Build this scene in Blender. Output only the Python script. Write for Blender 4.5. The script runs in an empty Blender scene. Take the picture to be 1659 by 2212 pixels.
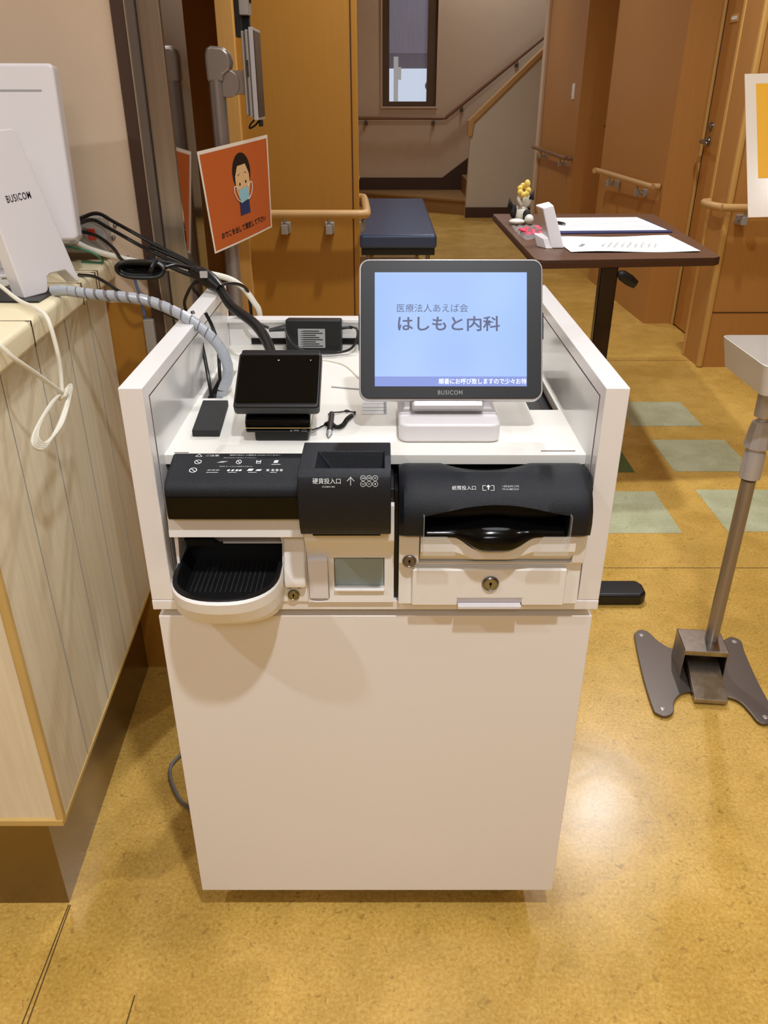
import bpy, bmesh, math, random
from mathutils import Vector, Matrix
from mathutils.bvhtree import BVHTree
random.seed(4)
S = bpy.context.scene
C = S.collection

# ------------------------------------------------------------------ camera, light, exposure
cam = bpy.data.objects.new('camera', bpy.data.cameras.new('camera'))
C.objects.link(cam); S.camera = cam
cam.location = (0, 0, 1.22)
cam.rotation_euler = (math.radians(90 - 27.8), 0, 0)
cam.data.sensor_fit = 'VERTICAL'; cam.data.sensor_height = 36.0
cam.data.lens = 1726.0 / 2212.0 * 36.0
cam.data.clip_start = 0.02; cam.data.clip_end = 200

S.view_settings.view_transform = 'Standard'
S.view_settings.look = 'None'
S.view_settings.gamma = 1.0
S.view_settings.use_curve_mapping = False
S.view_settings.exposure = 0.12

w = bpy.data.worlds.new('world'); S.world = w; w.use_nodes = True
w.node_tree.nodes['Background'].inputs[0].default_value = (0.72, 0.82, 1.0, 1)
w.node_tree.nodes['Background'].inputs[1].default_value = 0.85

def lamp(name, x, y, z, watts, r=0.045, col=(0.94, 0.99, 1.06), spread=150):
    l = bpy.data.lights.new(name, 'AREA'); l.shape = 'DISK'; l.size = 2 * r
    l.energy = watts; l.color = col; l.spread = math.radians(spread)
    o = bpy.data.objects.new(name, l); C.objects.link(o); o.location = (x, y, z)
    return o
CEIL = 2.6
lamp('downlight', 0.22, -0.02, CEIL - .03, 18)
lamp('downlight', -1.45, -0.02, CEIL - .03, 12)
lamp('downlight', 1.75, 0.3, CEIL - .03, 3.5)
lamp('downlight', 0.22, 2.72, CEIL - .03, 20)
lamp('downlight', 1.25, 3.35, CEIL - .03, 17)
lamp('downlight', 0.55, 5.6, CEIL - .03, 10)
lamp('downlight', 0.45, 7.9, CEIL - .03, 10)
lamp('stair_light', 1.1, 9.75, 3.4, 12, r=.12)
lamp('fill_light', 0.4, 0.9, CEIL - .03, 8, r=0.45, spread=170)  # this and the next two: soft fill added overhead, no known fixtures
lamp('fill_light', 0.1, -1.7, CEIL - .03, 22, r=0.4, spread=170)
lamp('fill_light', -1.7, 1.0, CEIL - .03, 3, r=0.3, spread=170)

# ------------------------------------------------------------------ materials
def lin(c):
    return tuple(((v / 255) / 12.92 if v / 255 <= 0.04045 else ((v / 255 + 0.055) / 1.055) ** 2.4) for v in c)

def mat(name, rgb, rough=0.5, metal=0.0, spec=0.5, bump=0.0, bscale=600, var=0.0, vscale=8, emit=0, coat=0.0, trans=0.0, alpha=1.0, aniso=None):
    m = bpy.data.materials.new(name); m.use_nodes = True
    nt = m.node_tree; b = nt.nodes['Principled BSDF']
    col = (*lin(rgb), 1)
    b.inputs['Base Color'].default_value = col
    b.inputs['Roughness'].default_value = rough
    b.inputs['Metallic'].default_value = metal
    b.inputs['Specular IOR Level'].default_value = spec
    b.inputs['Coat Weight'].default_value = coat
    b.inputs['Coat Roughness'].default_value = 0.1
    b.inputs['Transmission Weight'].default_value = trans
    b.inputs['Alpha'].default_value = alpha
    tc = nt.nodes.new('ShaderNodeTexCoord')
    n = nt.nodes.new('ShaderNodeTexNoise'); n.inputs['Scale'].default_value = vscale; n.inputs['Detail'].default_value = 4
    nt.links.new(tc.outputs['Object'], n.inputs['Vector'])
    if aniso:
        mp = nt.nodes.new('ShaderNodeMapping'); mp.inputs['Scale'].default_value = aniso
        nt.links.new(tc.outputs['Object'], mp.inputs['Vector']); nt.links.new(mp.outputs[0], n.inputs['Vector'])
    r = nt.nodes.new('ShaderNodeValToRGB')
    r.color_ramp.elements[0].position = 0.3; r.color_ramp.elements[1].position = 0.7
    r.color_ramp.elements[0].color = tuple(c * (1 - var) for c in col[:3]) + (1,)
    r.color_ramp.elements[1].color = tuple(min(1, c * (1 + var)) for c in col[:3]) + (1,)
    nt.links.new(n.outputs['Fac'], r.inputs[0]); nt.links.new(r.outputs[0], b.inputs['Base Color'])
    if bump:
        n2 = nt.nodes.new('ShaderNodeTexNoise'); n2.inputs['Scale'].default_value = bscale
        bp = nt.nodes.new('ShaderNodeBump'); bp.inputs['Strength'].default_value = bump; bp.inputs['Distance'].default_value = 0.001
        nt.links.new(tc.outputs['Object'], n2.inputs['Vector'])
        nt.links.new(n2.outputs['Fac'], bp.inputs['Height']); nt.links.new(bp.outputs[0], b.inputs['Normal'])
    if emit:
        nt.links.new(r.outputs[0], b.inputs['Emission Color']); b.inputs['Emission Strength'].default_value = emit
    return m

def wood(name, rgb, var=0.10, rough=0.42, grain=(60, 60, 2.0)):
    return mat(name, rgb, rough=rough, var=var, vscale=1.6, aniso=grain)

def linoleum(name, a, b_, dirt, rough=0.30):
    m = bpy.data.materials.new(name); m.use_nodes = True
    nt = m.node_tree; bs = nt.nodes['Principled BSDF']
    tc = nt.nodes.new('ShaderNodeTexCoord')
    def noise(sc, det, dist=0.0, vec=None):
        n = nt.nodes.new('ShaderNodeTexNoise'); n.inputs['Scale'].default_value = sc
        n.inputs['Detail'].default_value = det; n.inputs['Distortion'].default_value = dist
        nt.links.new(vec or tc.outputs['Object'], n.inputs['Vector']); return n
    def ramp(src, p0, c0, p1, c1):
        r = nt.nodes.new('ShaderNodeValToRGB'); e = r.color_ramp.elements
        e[0].position = p0; e[0].color = (*c0, 1); e[1].position = p1; e[1].color = (*c1, 1)
        nt.links.new(src, r.inputs[0]); return r
    def mix(fac, c1, c2, mode='MIX'):
        x = nt.nodes.new('ShaderNodeMix'); x.data_type = 'RGBA'; x.blend_type = mode
        if isinstance(fac, float): x.inputs[0].default_value = fac
        else: nt.links.new(fac, x.inputs[0])
        nt.links.new(c1, x.inputs[6]); nt.links.new(c2, x.inputs[7]); return x.outputs[2]
    fine = noise(170, 8, .5); r1 = ramp(fine.outputs['Fac'], 0.28, lin(a), 0.72, lin(b_))
    mid = noise(11, 9, .5); r2 = ramp(mid.outputs['Fac'], 0.35, (0.90, 0.89, 0.84), 0.65, (1.06, 1.05, 1.05))
    c = mix(1.0, r1.outputs[0], r2.outputs[0], 'MULTIPLY')
    big = noise(2.3, 3, 0.6); r3 = ramp(big.outputs['Fac'], 0.40, (0.88, 0.86, 0.80), 0.62, (1.04, 1.04, 1.04))
    c = mix(1.0, c, r3.outputs[0], 'MULTIPLY')
    mp = nt.nodes.new('ShaderNodeMapping'); mp.inputs['Scale'].default_value = (1, 1, 1); mp.inputs['Rotation'].default_value = (0, 0, .6)
    nt.links.new(tc.outputs['Object'], mp.inputs['Vector'])
    fib = noise(70, 9, 1.2, mp.outputs[0]); r4 = ramp(fib.outputs['Fac'], 0.30, (1, 1, 1), 0.40, (0, 0, 0))
    cc = nt.nodes.new('ShaderNodeRGB'); cc.outputs[0].default_value = (*lin(dirt), 1)
    f = nt.nodes.new('ShaderNodeMath'); f.operation = 'MULTIPLY'; f.inputs[1].default_value = 0.45
    nt.links.new(r4.outputs[0], f.inputs[0])
    c = mix(f.outputs[0], c, cc.outputs[0])
    nt.links.new(c, bs.inputs['Base Color'])
    rr = nt.nodes.new('ShaderNodeMapRange'); rr.inputs[3].default_value = rough - 0.07; rr.inputs[4].default_value = rough + 0.10
    nt.links.new(big.outputs['Fac'], rr.inputs[0]); nt.links.new(rr.outputs[0], bs.inputs['Roughness'])
    bp = nt.nodes.new('ShaderNodeBump'); bp.inputs['Strength'].default_value = 0.22; bp.inputs['Distance'].default_value = 0.002
    nt.links.new(mid.outputs['Fac'], bp.inputs['Height']); nt.links.new(bp.outputs[0], bs.inputs['Normal'])
    return m

M = {}
M['lino'] = linoleum('ochre_linoleum', (196, 152, 64), (224, 186, 104), (120, 84, 34), rough=.25)
M['lino_pale'] = linoleum('pale_green_linoleum', (178, 182, 146), (204, 206, 172), (120, 124, 96))
M['lino_green'] = linoleum('dark_green_linoleum', (66, 106, 60), (92, 130, 78), (36, 66, 36))
M['seam'] = mat('floor_seam', (92, 64, 26), .7)
M['wood'] = wood('beech_laminate', (178, 123, 60), var=.035)
M['wood_dark'] = wood('warm_brown_laminate', (168, 116, 38), var=.03)
M['wood_edge'] = wood('wood_edge_trim', (198, 150, 80), var=.05)
M['groove'] = mat('groove', (70, 38, 14), .7)
M['rail'] = mat('handrail_resin', (190, 148, 92), .38, var=.04)
M['rail_dark'] = mat('handrail_brown', (132, 92, 62), .4, var=.04)
M['wall'] = mat('beige_wallpaper', (208, 182, 154), .85, var=.02, bump=.15, bscale=350)
M['wall_grey'] = mat('grey_beige_wallpaper', (200, 190, 172), .85, var=.02, bump=.15, bscale=350)
M['ceil'] = mat('ceiling_board', (225, 220, 208), .9)
M['skirt'] = mat('dark_brown_skirting', (66, 42, 28), .5)
M['stair'] = wood('stair_tread', (150, 112, 66), grain=(3, 30, 30))
M['lacq'] = mat('white_lacquer', (240, 235, 231), .28, coat=.15)
M['lacq_in'] = mat('glossy_white_panel', (226, 224, 220), .16, coat=.3)
M['deck'] = mat('white_deck_laminate', (240, 236, 226), .32)
M['white_pl'] = mat('white_plastic', (242, 238, 232), .34, bump=.06, bscale=900)
M['white_pl2'] = mat('cool_white_plastic', (226, 220, 220), .36)
M['black_tex'] = mat('black_textured_plastic', (25, 27, 31), .42, spec=.28, bump=.55, bscale=1100)
M['black_gl'] = mat('black_gloss', (6, 6, 6), .12, spec=.25)
M['black'] = mat('black_plastic', (20, 20, 21), .38)
M['black_mat'] = mat('matte_black', (34, 33, 32), .75)
M['void'] = mat('dark_hole', (5, 5, 5), .9)
M['bezel'] = mat('monitor_bezel', (24, 23, 23), .42, spec=.35)
M['silver_pl'] = mat('silver_plastic', (196, 192, 192), .32, metal=.3)
M['steel'] = mat('brushed_steel', (176, 168, 158), .30, metal=1, var=.12, vscale=2.5, aniso=(30, 30, .8))
M['steel_dk'] = mat('dark_steel', (138, 122, 98), .24, metal=1, var=.10, vscale=1.5)
M['steel_gl'] = mat('polished_steel', (150, 140, 130), .08, metal=1)
M['chrome'] = mat('chrome', (150, 152, 158), .22, metal=1)
M['column'] = mat('dark_chrome_column', (66, 58, 60), .16, metal=.9, var=.3, vscale=5)
M['pole'] = mat('grey_pole_metal', (156, 146, 138), .30, metal=.6)
M['brass'] = mat('worn_brass', (140, 134, 104), .35, metal=.8)
M['alu'] = mat('aluminium', (170, 164, 158), .35, metal=.4)
M['plate'] = mat('painted_steel', (120, 110, 102), .35, metal=.7)
M['print_w'] = mat('white_print', (226, 226, 222), .6)
M['print_g'] = mat('grey_print', (150, 150, 148), .6)
M['print_k'] = mat('black_print', (24, 22, 22), .6)
M['print_navy'] = mat('screen_text', (40, 48, 84), .6)
M['paper'] = mat('paper', (240, 238, 232), .7)
M['line_g'] = mat('paper_line', (160, 158, 156), .7)
M['leather'] = mat('blue_grey_vinyl', (60, 74, 104), .34, bump=.1, bscale=200)
M['table'] = wood('dark_walnut_laminate', (92, 62, 44), var=.15, rough=.4, grain=(3, 30, 3))
M['table_edge'] = mat('dark_edge_band', (78, 46, 30), .5)
M['counter_top'] = mat('cream_laminate', (236, 222, 184), .4, var=.01)
M['counter'] = mat('bleached_wood_laminate', (232, 219, 190), .55, var=.07, vscale=2.2, aniso=(40, 40, 2.2), bump=.1, bscale=200)
M['bead'] = mat('yellow_wood_bead', (206, 172, 104), .5, var=.05)
M['cable_b'] = mat('black_cable', (14, 14, 14), .35)
M['cable_w'] = mat('white_cable', (232, 226, 208), .45)
M['cable_g'] = mat('grey_cable', (120, 112, 112), .5)
M['spiral'] = mat('spiral_wrap', (168, 172, 178), .22, coat=.5)
M['blue'] = mat('blue_cable', (88, 110, 150), .5)
M['green'] = mat('green_wire', (70, 130, 100), .5)
M['orange'] = mat('orange_paper', (194, 96, 44), .25, coat=.6)
M['lam'] = mat('laminate_border', (236, 222, 204), .2, coat=.6)
M['skin'] = mat('sign_skin', (226, 184, 132), .4)
M['hair'] = mat('sign_hair', (34, 22, 18), .4)
M['mask'] = mat('sign_mask', (150, 196, 206), .4)
M['navy'] = mat('navy', (44, 52, 96), .5)
M['yellow'] = mat('sign_yellow', (240, 176, 30), .4)
M['red'] = mat('red_lamp', (220, 70, 50), .4)
M['pink'] = mat('pink_wrap', (226, 60, 92), .35, var=.2, vscale=60)
M['flower'] = mat('yellow_flower', (230, 196, 90), .6)
M['fig_w'] = mat('figurine_white', (230, 224, 208), .4)
M['switch'] = mat('switch_plate', (236, 226, 216), .4)
M['winframe'] = mat('bronze_window_frame', (96, 76, 58), .4, metal=.3)
M['facade'] = mat('ribbed_facade', (128, 112, 122), .7, var=.12, vscale=6, aniso=(12, 1, .4))
M['snow'] = mat('grey_ground', (150, 158, 172), .8)
def glassy(name, rgb, alpha, rough=.05, spec=.5):
    m = mat(name, rgb, rough, alpha=alpha, spec=spec); return m
M['acrylic'] = glassy('clear_acrylic', (230, 232, 232), .22, .06, .8)
M['pane'] = glassy('window_glass', (220, 228, 235), .12, .03)
M['frost'] = glassy('frosted_plastic', (226, 218, 208), .85, .35)
M['cover'] = glassy('tinted_flap', (180, 196, 196), .55, .12)
def screen_mat():
    m = bpy.data.materials.new('lit_screen'); m.use_nodes = True
    nt = m.node_tree; b = nt.nodes['Principled BSDF']
    b.inputs['Base Color'].default_value = (.01, .01, .01, 1); b.inputs['Roughness'].default_value = .25
    tc = nt.nodes.new('ShaderNodeTexCoord')
    n = nt.nodes.new('ShaderNodeTexNoise'); n.inputs['Scale'].default_value = 7; n.inputs['Detail'].default_value = 1
    nt.links.new(tc.outputs['Object'], n.inputs['Vector'])
    r = nt.nodes.new('ShaderNodeValToRGB'); e = r.color_ramp.elements
    e[0].position = .3; e[0].color = (*lin((150, 182, 246)), 1); e[1].position = .75; e[1].color = (*lin((178, 212, 255)), 1)
    nt.links.new(n.outputs['Fac'], r.inputs[0]); nt.links.new(r.outputs[0], b.inputs['Emission Color'])
    b.inputs['Emission Strength'].default_value = 0.88
    return m
M['screen'] = screen_mat()
M['scr_txt'] = mat('screen_text_dark', (62, 68, 100), .5, emit=.55)
M['scr_bar'] = mat('screen_bar', (98, 112, 166), .5, emit=.8)
M['scr_w'] = mat('screen_text_white', (232, 240, 255), .5, emit=.8)

# ------------------------------------------------------------------ helpers
def wloc(p):
    v = Vector((0, 0, 0))
    while p: v += p.location; p = p.parent
    return v
def obj(name, bm, m, parent=None, smooth=False, bevel=0, seg=2, label=None):
    me = bpy.data.meshes.new(name)
    bmesh.ops.recalc_face_normals(bm, faces=bm.faces)
    if parent:
        bmesh.ops.translate(bm, verts=bm.verts, vec=-wloc(parent))
    bm.to_mesh(me); bm.free()
    o = bpy.data.objects.new(name, me); C.objects.link(o)
    for mm in (m if isinstance(m, (list, tuple)) else [m]): me.materials.append(M[mm])
    if parent: o.parent = parent
    if label: o['label'] = label
    if bevel:
        b = o.modifiers.new('bevel', 'BEVEL'); b.width = bevel; b.segments = seg; b.limit_method = 'ANGLE'; b.angle_limit = math.radians(35)
        b.harden_normals = False
    if smooth or bevel:
        for p in me.polygons: p.use_smooth = True
        if bevel:
            wn = o.modifiers.new('wn', 'WEIGHTED_NORMAL'); wn.keep_sharp = True
        elif smooth == 'auto':
            for p in me.polygons: p.use_smooth = True
            es = [e for e in me.edges]
            bmx = bmesh.new(); bmx.from_mesh(me)
            for e in bmx.edges:
                if len(e.link_faces) == 2 and e.calc_face_angle(0) > math.radians(38): e.smooth = False
            bmx.to_mesh(me); bmx.free()
    return o
def tag(o, label, cat, group=None):
    o['label'] = label; o['category'] = cat
    if group: o['group'] = group
    return o
def thing(name, label, cat, loc, group=None):
    o = bpy.data.objects.new(name, None); C.objects.link(o); o.location = loc; o.empty_display_size = .05
    return tag(o, label, cat, group)
def struct(o):
    o['kind'] = 'structure'; return o
def B(): return bmesh.new()
def box(bm, x0, x1, y0, y1, z0, z1, mi=0):
    v = [bm.verts.new((x, y, z)) for z in (z0, z1) for y in (y0, y1) for x in (x0, x1)]
    for f in ((0, 2, 3, 1), (4, 5, 7, 6), (0, 1, 5, 4), (2, 6, 7, 3), (0, 4, 6, 2), (1, 3, 7, 5)):
        fc = bm.faces.new([v[i] for i in f]); fc.material_index = mi
    return bm
def bxo(*a): return box(B(), *a)
def prism(bm, pts, ax, a0, a1, mi=0):
    """polygon pts extruded along axis ax ('x': pts=(y,z); 'y': pts=(x,z); 'z': pts=(x,y))"""
    def P(p, a):
        return {'x': (a, p[0], p[1]), 'y': (p[0], a, p[1]), 'z': (p[0], p[1], a)}[ax]
    v0 = [bm.verts.new(P(p, a0)) for p in pts]; v1 = [bm.verts.new(P(p, a1)) for p in pts]
    n = len(pts)
    bm.faces.new(v0).material_index = mi; bm.faces.new(v1[::-1]).material_index = mi
    for i in range(n):
        bm.faces.new((v0[i], v0[(i + 1) % n], v1[(i + 1) % n], v1[i])).material_index = mi
    return bm
def rrect(x0, x1, y0, y1, r, n=6):
    out = []
    for cx_, cy_, a0 in ((x1 - r, y1 - r, 0), (x0 + r, y1 - r, 90), (x0 + r, y0 + r, 180), (x1 - r, y0 + r, 270)):
        for i in range(n + 1):
            a = math.radians(a0 + 90 * i / n); out.append((cx_ + r * math.cos(a), cy_ + r * math.sin(a)))
    return out
def circ(cx_, cy_, r, n=24, ry=None):
    return [(cx_ + r * math.cos(2 * math.pi * i / n), cy_ + (ry or r) * math.sin(2 * math.pi * i / n)) for i in range(n)]
def smoothpts(pts, k=6):
    P = [Vector(p) for p in pts]
    if len(P) < 3: return P
    out = []
    for i in range(len(P) - 1):
        p0 = P[i - 1] if i else P[0] * 2 - P[1]; p1 = P[i]; p2 = P[i + 1]; p3 = P[i + 2] if i + 2 < len(P) else P[-1] * 2 - P[-2]
        for j in range(k):
            t = j / k
            out.append(.5 * ((2 * p1) + (p2 - p0) * t + (2 * p0 - 5 * p1 + 4 * p2 - p3) * t * t + (3 * p1 - p0 - 3 * p2 + p3) * t ** 3))
    out.append(P[-1]); return out
def tube(bm, pts, r, n=8, k=6, closed=False, mi=0):
    P = smoothpts(pts, k) if k > 1 else [Vector(p) for p in pts]
    rings = []; up = None
    for i, p in enumerate(P):
        a = P[max(i - 1, 0)]; b = P[min(i + 1, len(P) - 1)]
        t = (b - a)
        if t.length < 1e-9: t = Vector((0, 0, 1))
        t.normalize()
        if up is None:
            up = t.orthogonal().normalized()
        up = (up - t * up.dot(t));
        if up.length < 1e-6: up = t.orthogonal()
        up.normalize(); s = t.cross(up)
        rr = r(i / (len(P) - 1)) if callable(r) else r
        rings.append([bm.verts.new(p + (up * math.cos(2 * math.pi * j / n) + s * math.sin(2 * math.pi * j / n)) * rr) for j in range(n)])
    for a, b in zip(rings, rings[1:]):
        for j in range(n): bm.faces.new((a[j], a[(j + 1) % n], b[(j + 1) % n], b[j])).material_index = mi
    bm.faces.new(rings[0][::-1]).material_index = mi; bm.faces.new(rings[-1]).material_index = mi
    return bm
def lathe(bm, prof, c=(0, 0, 0), n=24, mi=0):
    rings = []
    for r, z in prof:
        if r < 1e-6: rings.append([bm.verts.new((c[0], c[1], c[2] + z))])
        else: rings.append([bm.verts.new((c[0] + r * math.cos(2 * math.pi * j / n), c[1] + r * math.sin(2 * math.pi * j / n), c[2] + z)) for j in range(n)])
    for a, b in zip(rings, rings[1:]):
        for j in range(n):
            k2 = (j + 1) % n
            vs = [a[j] if len(a) > 1 else a[0]]
            if len(a) > 1: vs.append(a[k2])
            if len(b) > 1: vs += [b[k2], b[j]]
            else: vs.append(b[0])
            if len(vs) > 2: bm.faces.new(vs).material_index = mi
    for rg, fl in ((rings[0], 1), (rings[-1], 0)):
        if len(rg) > 1: bm.faces.new(rg[::-1] if fl else rg).material_index = mi
    return bm
def ball(bm, c, rx, ry=None, rz=None, u=14, v=10, mi=0):
    r = bmesh.ops.create_uvsphere(bm, u_segments=u, v_segments=v, radius=1)
    ry = ry or rx; rz = rz or rx
    for x in r['verts']: x.co = Vector((c[0] + x.co.x * rx, c[1] + x.co.y * ry, c[2] + x.co.z * rz))
    for f in {f for x in r['verts'] for f in x.link_faces}: f.material_index = mi
    return bm
def xf(bm, Mx):
    bmesh.ops.transform(bm, matrix=Mx, verts=bm.verts); return bm
def frame(o, X, Y):
    X = Vector(X).normalized(); Y = Vector(Y); Y = (Y - X * Y.dot(X)).normalized(); Z = X.cross(Y)
    m = Matrix((X, Y, Z)).transposed().to_4x4(); m.translation = Vector(o); return m
def cut(o, cutters):
    """apply difference booleans once and keep the result as plain mesh"""
    tmp = []
    mods = [m for m in o.modifiers]
    for bm in cutters:
        bmesh.ops.recalc_face_normals(bm, faces=bm.faces)
        if o.parent: bmesh.ops.translate(bm, verts=bm.verts, vec=-wloc(o.parent))
        me = bpy.data.meshes.new('c'); bm.to_mesh(me); bm.free()
        c = bpy.data.objects.new('c', me); C.objects.link(c); c.parent = o.parent
        tmp.append(c)
    keep = [(m.type, m.width, m.segments) for m in mods if m.type == 'BEVEL']
    for m in mods: o.modifiers.remove(m)
    for c in tmp:
        b = o.modifiers.new('b', 'BOOLEAN'); b.object = c; b.operation = 'DIFFERENCE'; b.solver = 'EXACT'
    bpy.context.view_layer.update()
    dg = bpy.context.evaluated_depsgraph_get()
    me = bpy.data.meshes.new_from_object(o.evaluated_get(dg))
    o.modifiers.clear(); o.data = me
    for c in tmp: bpy.data.objects.remove(c)
    for t, wd, sg in keep:
        b = o.modifiers.new('bevel', 'BEVEL'); b.width = wd; b.segments = sg; b.limit_method = 'ANGLE'; b.angle_limit = math.radians(35)
        o.modifiers.new('wn', 'WEIGHTED_NORMAL')
    for p in me.polygons: p.use_smooth = bool(keep)
    return o
def textbm(s, size, depth=0.0, off=0.0, align='CENTER', spacing=1.0, res=3, sx=1.0):
    c = bpy.data.curves.new('t', 'FONT'); c.body = s; c.size = size; c.extrude = depth; c.offset = off
    c.align_x = align; c.align_y = 'CENTER'; c.resolution_u = res; c.space_character = spacing
    o = bpy.data.objects.new('t', c); C.objects.link(o)
    bpy.context.view_layer.update()
    dg = bpy.context.evaluated_depsgraph_get()
    me = bpy.data.meshes.new_from_object(o.evaluated_get(dg))
    bm = bmesh.new(); bm.from_mesh(me)
    bpy.data.objects.remove(o); bpy.data.curves.remove(c); bpy.data.meshes.remove(me)
    if sx != 1.0:
        for v in bm.verts: v.co.x *= sx
    return bm
def fitw(bm, width, height=None):
    xs = [v.co.x for v in bm.verts]; ys = [v.co.y for v in bm.verts]
    k = width / (max(xs) - min(xs)); k2 = height / (max(ys) - min(ys)) if height else k
    cx_ = (max(xs) + min(xs)) / 2; cy_ = (max(ys) + min(ys)) / 2
    for v in bm.verts: v.co.x = (v.co.x - cx_) * k; v.co.y = (v.co.y - cy_) * k2
    return bm
def merge(bms):
    out = B()
    for b in bms:
        me = bpy.data.meshes.new('m'); b.to_mesh(me); b.free(); out.from_mesh(me); bpy.data.meshes.remove(me)
    return out
def flat(pts, z=0, d=0.0003): return prism(B(), pts, 'z', z, z + d)
def move(bm, x, y, z=0):
    bmesh.ops.translate(bm, verts=bm.verts, vec=(x, y, z)); return bm

# ================================================================== THE SETTING
# floor with inlaid tiles and seams (pattern inside the floor mesh)
bm = B()
box(bm, -3.2, 4.2, -3.2, 11.2, -.05, 0, 0)
def inlay(bm, x0, x1, y0, y1, mi, z=.0006):
    f = bm.faces.new([bm.verts.new(p) for p in ((x0, y0, z), (x1, y0, z), (x1, y1, z), (x0, y1, z))]); f.material_index = mi
for r_, (x0, x1, y0, y1, mi) in enumerate(((1.02, 1.312, 3.07, 3.36, 1), (1.053, 1.343, 2.628, 2.925, 1), (.640, .930, 2.172, 2.465, 1),
        (1.076, 1.366, 2.182, 2.478, 1), (.615, .907, 2.620, 2.912, 2), (.588, .878, 3.07, 3.36, 1), (1.49, 1.78, 2.628, 2.925, 2), (1.50, 1.79, 2.182, 2.478, 1))):
    inlay(bm, x0, x1, y0, y1, mi)
for x0, x1, y0, y1 in ((-3.2, 4.2, 1.966, 1.9685), (-3.2, 4.2, 3.975, 3.979)):
    inlay(bm, x0, x1, y0, y1, 3, .0004)
for a, b in (((-.526, .60), (-.532, .887)), ((-.536, .60), (-.535, .887)), ((-.384, .55), (-.381, .734)), ((.33, 3.98), (.36, 9.2))):
    f = bm.faces.new([bm.verts.new(p) for p in ((a[0], a[1], .0005), (a[0] + .002, a[1], .0005), (b[0] + .002, b[1], .0005), (b[0], b[1], .0005))]); f.material_index = 3
struct(obj('floor', bm, ['lino', 'lino_pale', 'lino_green', 'seam']))
struct(obj('ceiling', bxo(-3.2, 4.2, -3.2, 9.2, CEIL, CEIL + .1), 'ceil'))
struct(obj('ceiling_stair', bxo(-.6, 4.2, 9.1, 10.6, 3.5, 3.6), 'ceil'))
struct(obj('wall_stair_side', merge([bxo(-.6, 4.2, 9.1, 9.2, CEIL, 3.5), bxo(-.6, -.5, 9.1, 10.6, 0, 3.5), bxo(4.1, 4.2, 9.1, 10.6, 0, 3.5)]), 'wall'))
struct(obj('wall_behind', bxo(-3.2, 4.2, -3.3, -3.2, 0, CEIL), 'wall'))
struct(obj('wall_reception', bxo(-3.3, -3.2, -3.2, 1.6, 0, CEIL), 'wall'))
struct(obj('wall_lobby', bxo(4.2, 4.3, -3.2, 4.0, 0, CEIL), 'wall'))
# wall behind the counter: wallpaper above, brown boards below
struct(obj('wall_left', bxo(-3.2, -.439, 1.52, 1.66, .866, CEIL), 'wall'))
struct(obj('wall_left_dado', bxo(-3.2, -.412, 1.519, 1.66, 0, .866), 'wood_dark'))
struct(obj('trim_1', bxo(-.4395, -.419, 1.512, 1.53, 0, CEIL), 'skirt'))
struct(obj('trim_2', merge([bxo(-.419, -.413, 1.516, 1.66, 0, CEIL)]), 'wall'))
struct(obj('trim_3', bxo(-.413, -.4, 1.505, 1.66, 0, CEIL), 'plate'))
bm = B(); box(bm, -.4, -.361, 1.515, 1.66, 0, CEIL); 
struct(obj('trim_4', bm, 'steel', bevel=.002))
bm = B(); box(bm, -.375, -.3595, 1.5165, 1.68, 0, CEIL)
o = thing('sliding_door', 'polished steel door leaf edge beside the steel jamb, reflecting the orange sign', 'door', (-.36, 1.6, 0))
o['kind'] = 'structure'; del o['category']; o.name = 'door_3'
obj('door_leaf', bm, 'steel_gl', o)
# recess, set deep and walled in to stay dark, and the partition with the rail
struct(obj('wall_recess', merge([bxo(-2.2, -.55, 4.5, 4.6, 0, CEIL)]), 'wood'))
struct(obj('wall_recess_side', merge([bxo(-2.3, -2.2, 1.6, 4.6, 0, CEIL)]), 'wood_dark'))
struct(obj('light_block', bxo(-2.3, -.33, 1.66, 3.3, 2.02, CEIL), 'wood_dark'))  # unseen header added to keep lamp light off the recess
struct(obj('trim_5', bxo(-.592, -.53, 3.285, 3.34, 0, CEIL), 'wood_edge', bevel=.003))
bm = B(); prism(bm, [(-.53, 3.312), (-.122, 3.312), (-.122, 3.40), (-.53, 3.40)], 'z', 0, CEIL)
struct(obj('wall_partition', bm, 'wood_dark'))
struct(obj('trim_6', bxo(-.1225, -.119, 3.3105, 3.33, 0, CEIL), 'groove'))
struct(obj('trim_7', prism(B(), [(-.119, 3.310), (-.096, 3.310), (-.114, 3.80), (-.35, 3.80), (-.35, 3.4), (-.119, 3.4)], 'z', 0, CEIL), 'wood_dark', bevel=.003))
struct(obj('wall_corridor_left', bxo(-.55, -.40, 3.8, 11.0, 0, CEIL), 'wall'))

# right hand wall: wooden piers and two recessed doors
def rot_wall(name, pts, m='wood', z0=0, z1=CEIL): return struct(obj(name, prism(B(), pts, 'z', z0, z1), m))
rot_wall('wall_right_near', [(1.567, 3.864), (4.2, 3.864), (4.2, 4.05), (1.72, 4.05), (1.72, 4.081), (1.560, 4.081)])
struct(obj('trim_8', bxo(1.559, 1.586, 3.855, 3.885, 0, CEIL), 'wood_edge', bevel=.008, seg=3))
struct(obj('trim_9', bxo(1.555, 1.572, 4.06, 4.085, 0, CEIL), 'wood_edge', bevel=.003))
rot_wall('wall_right_middle', [(1.535, 4.712), (1.72, 4.712), (1.72, 5.98), (1.495, 5.98)])
rot_wall('wall_right_far', [(1.478, 6.78), (1.72, 6.78), (1.72, 8.42), (1.478, 8.42)])
struct(obj('trim_10', bxo(1.455, 1.476, 8.30, 8.44, 0, CEIL), 'wall'))
struct(obj('wall_right_back', bxo(1.72, 1.9, 4.05, 9.2, 0, CEIL), 'wood'))
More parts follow.
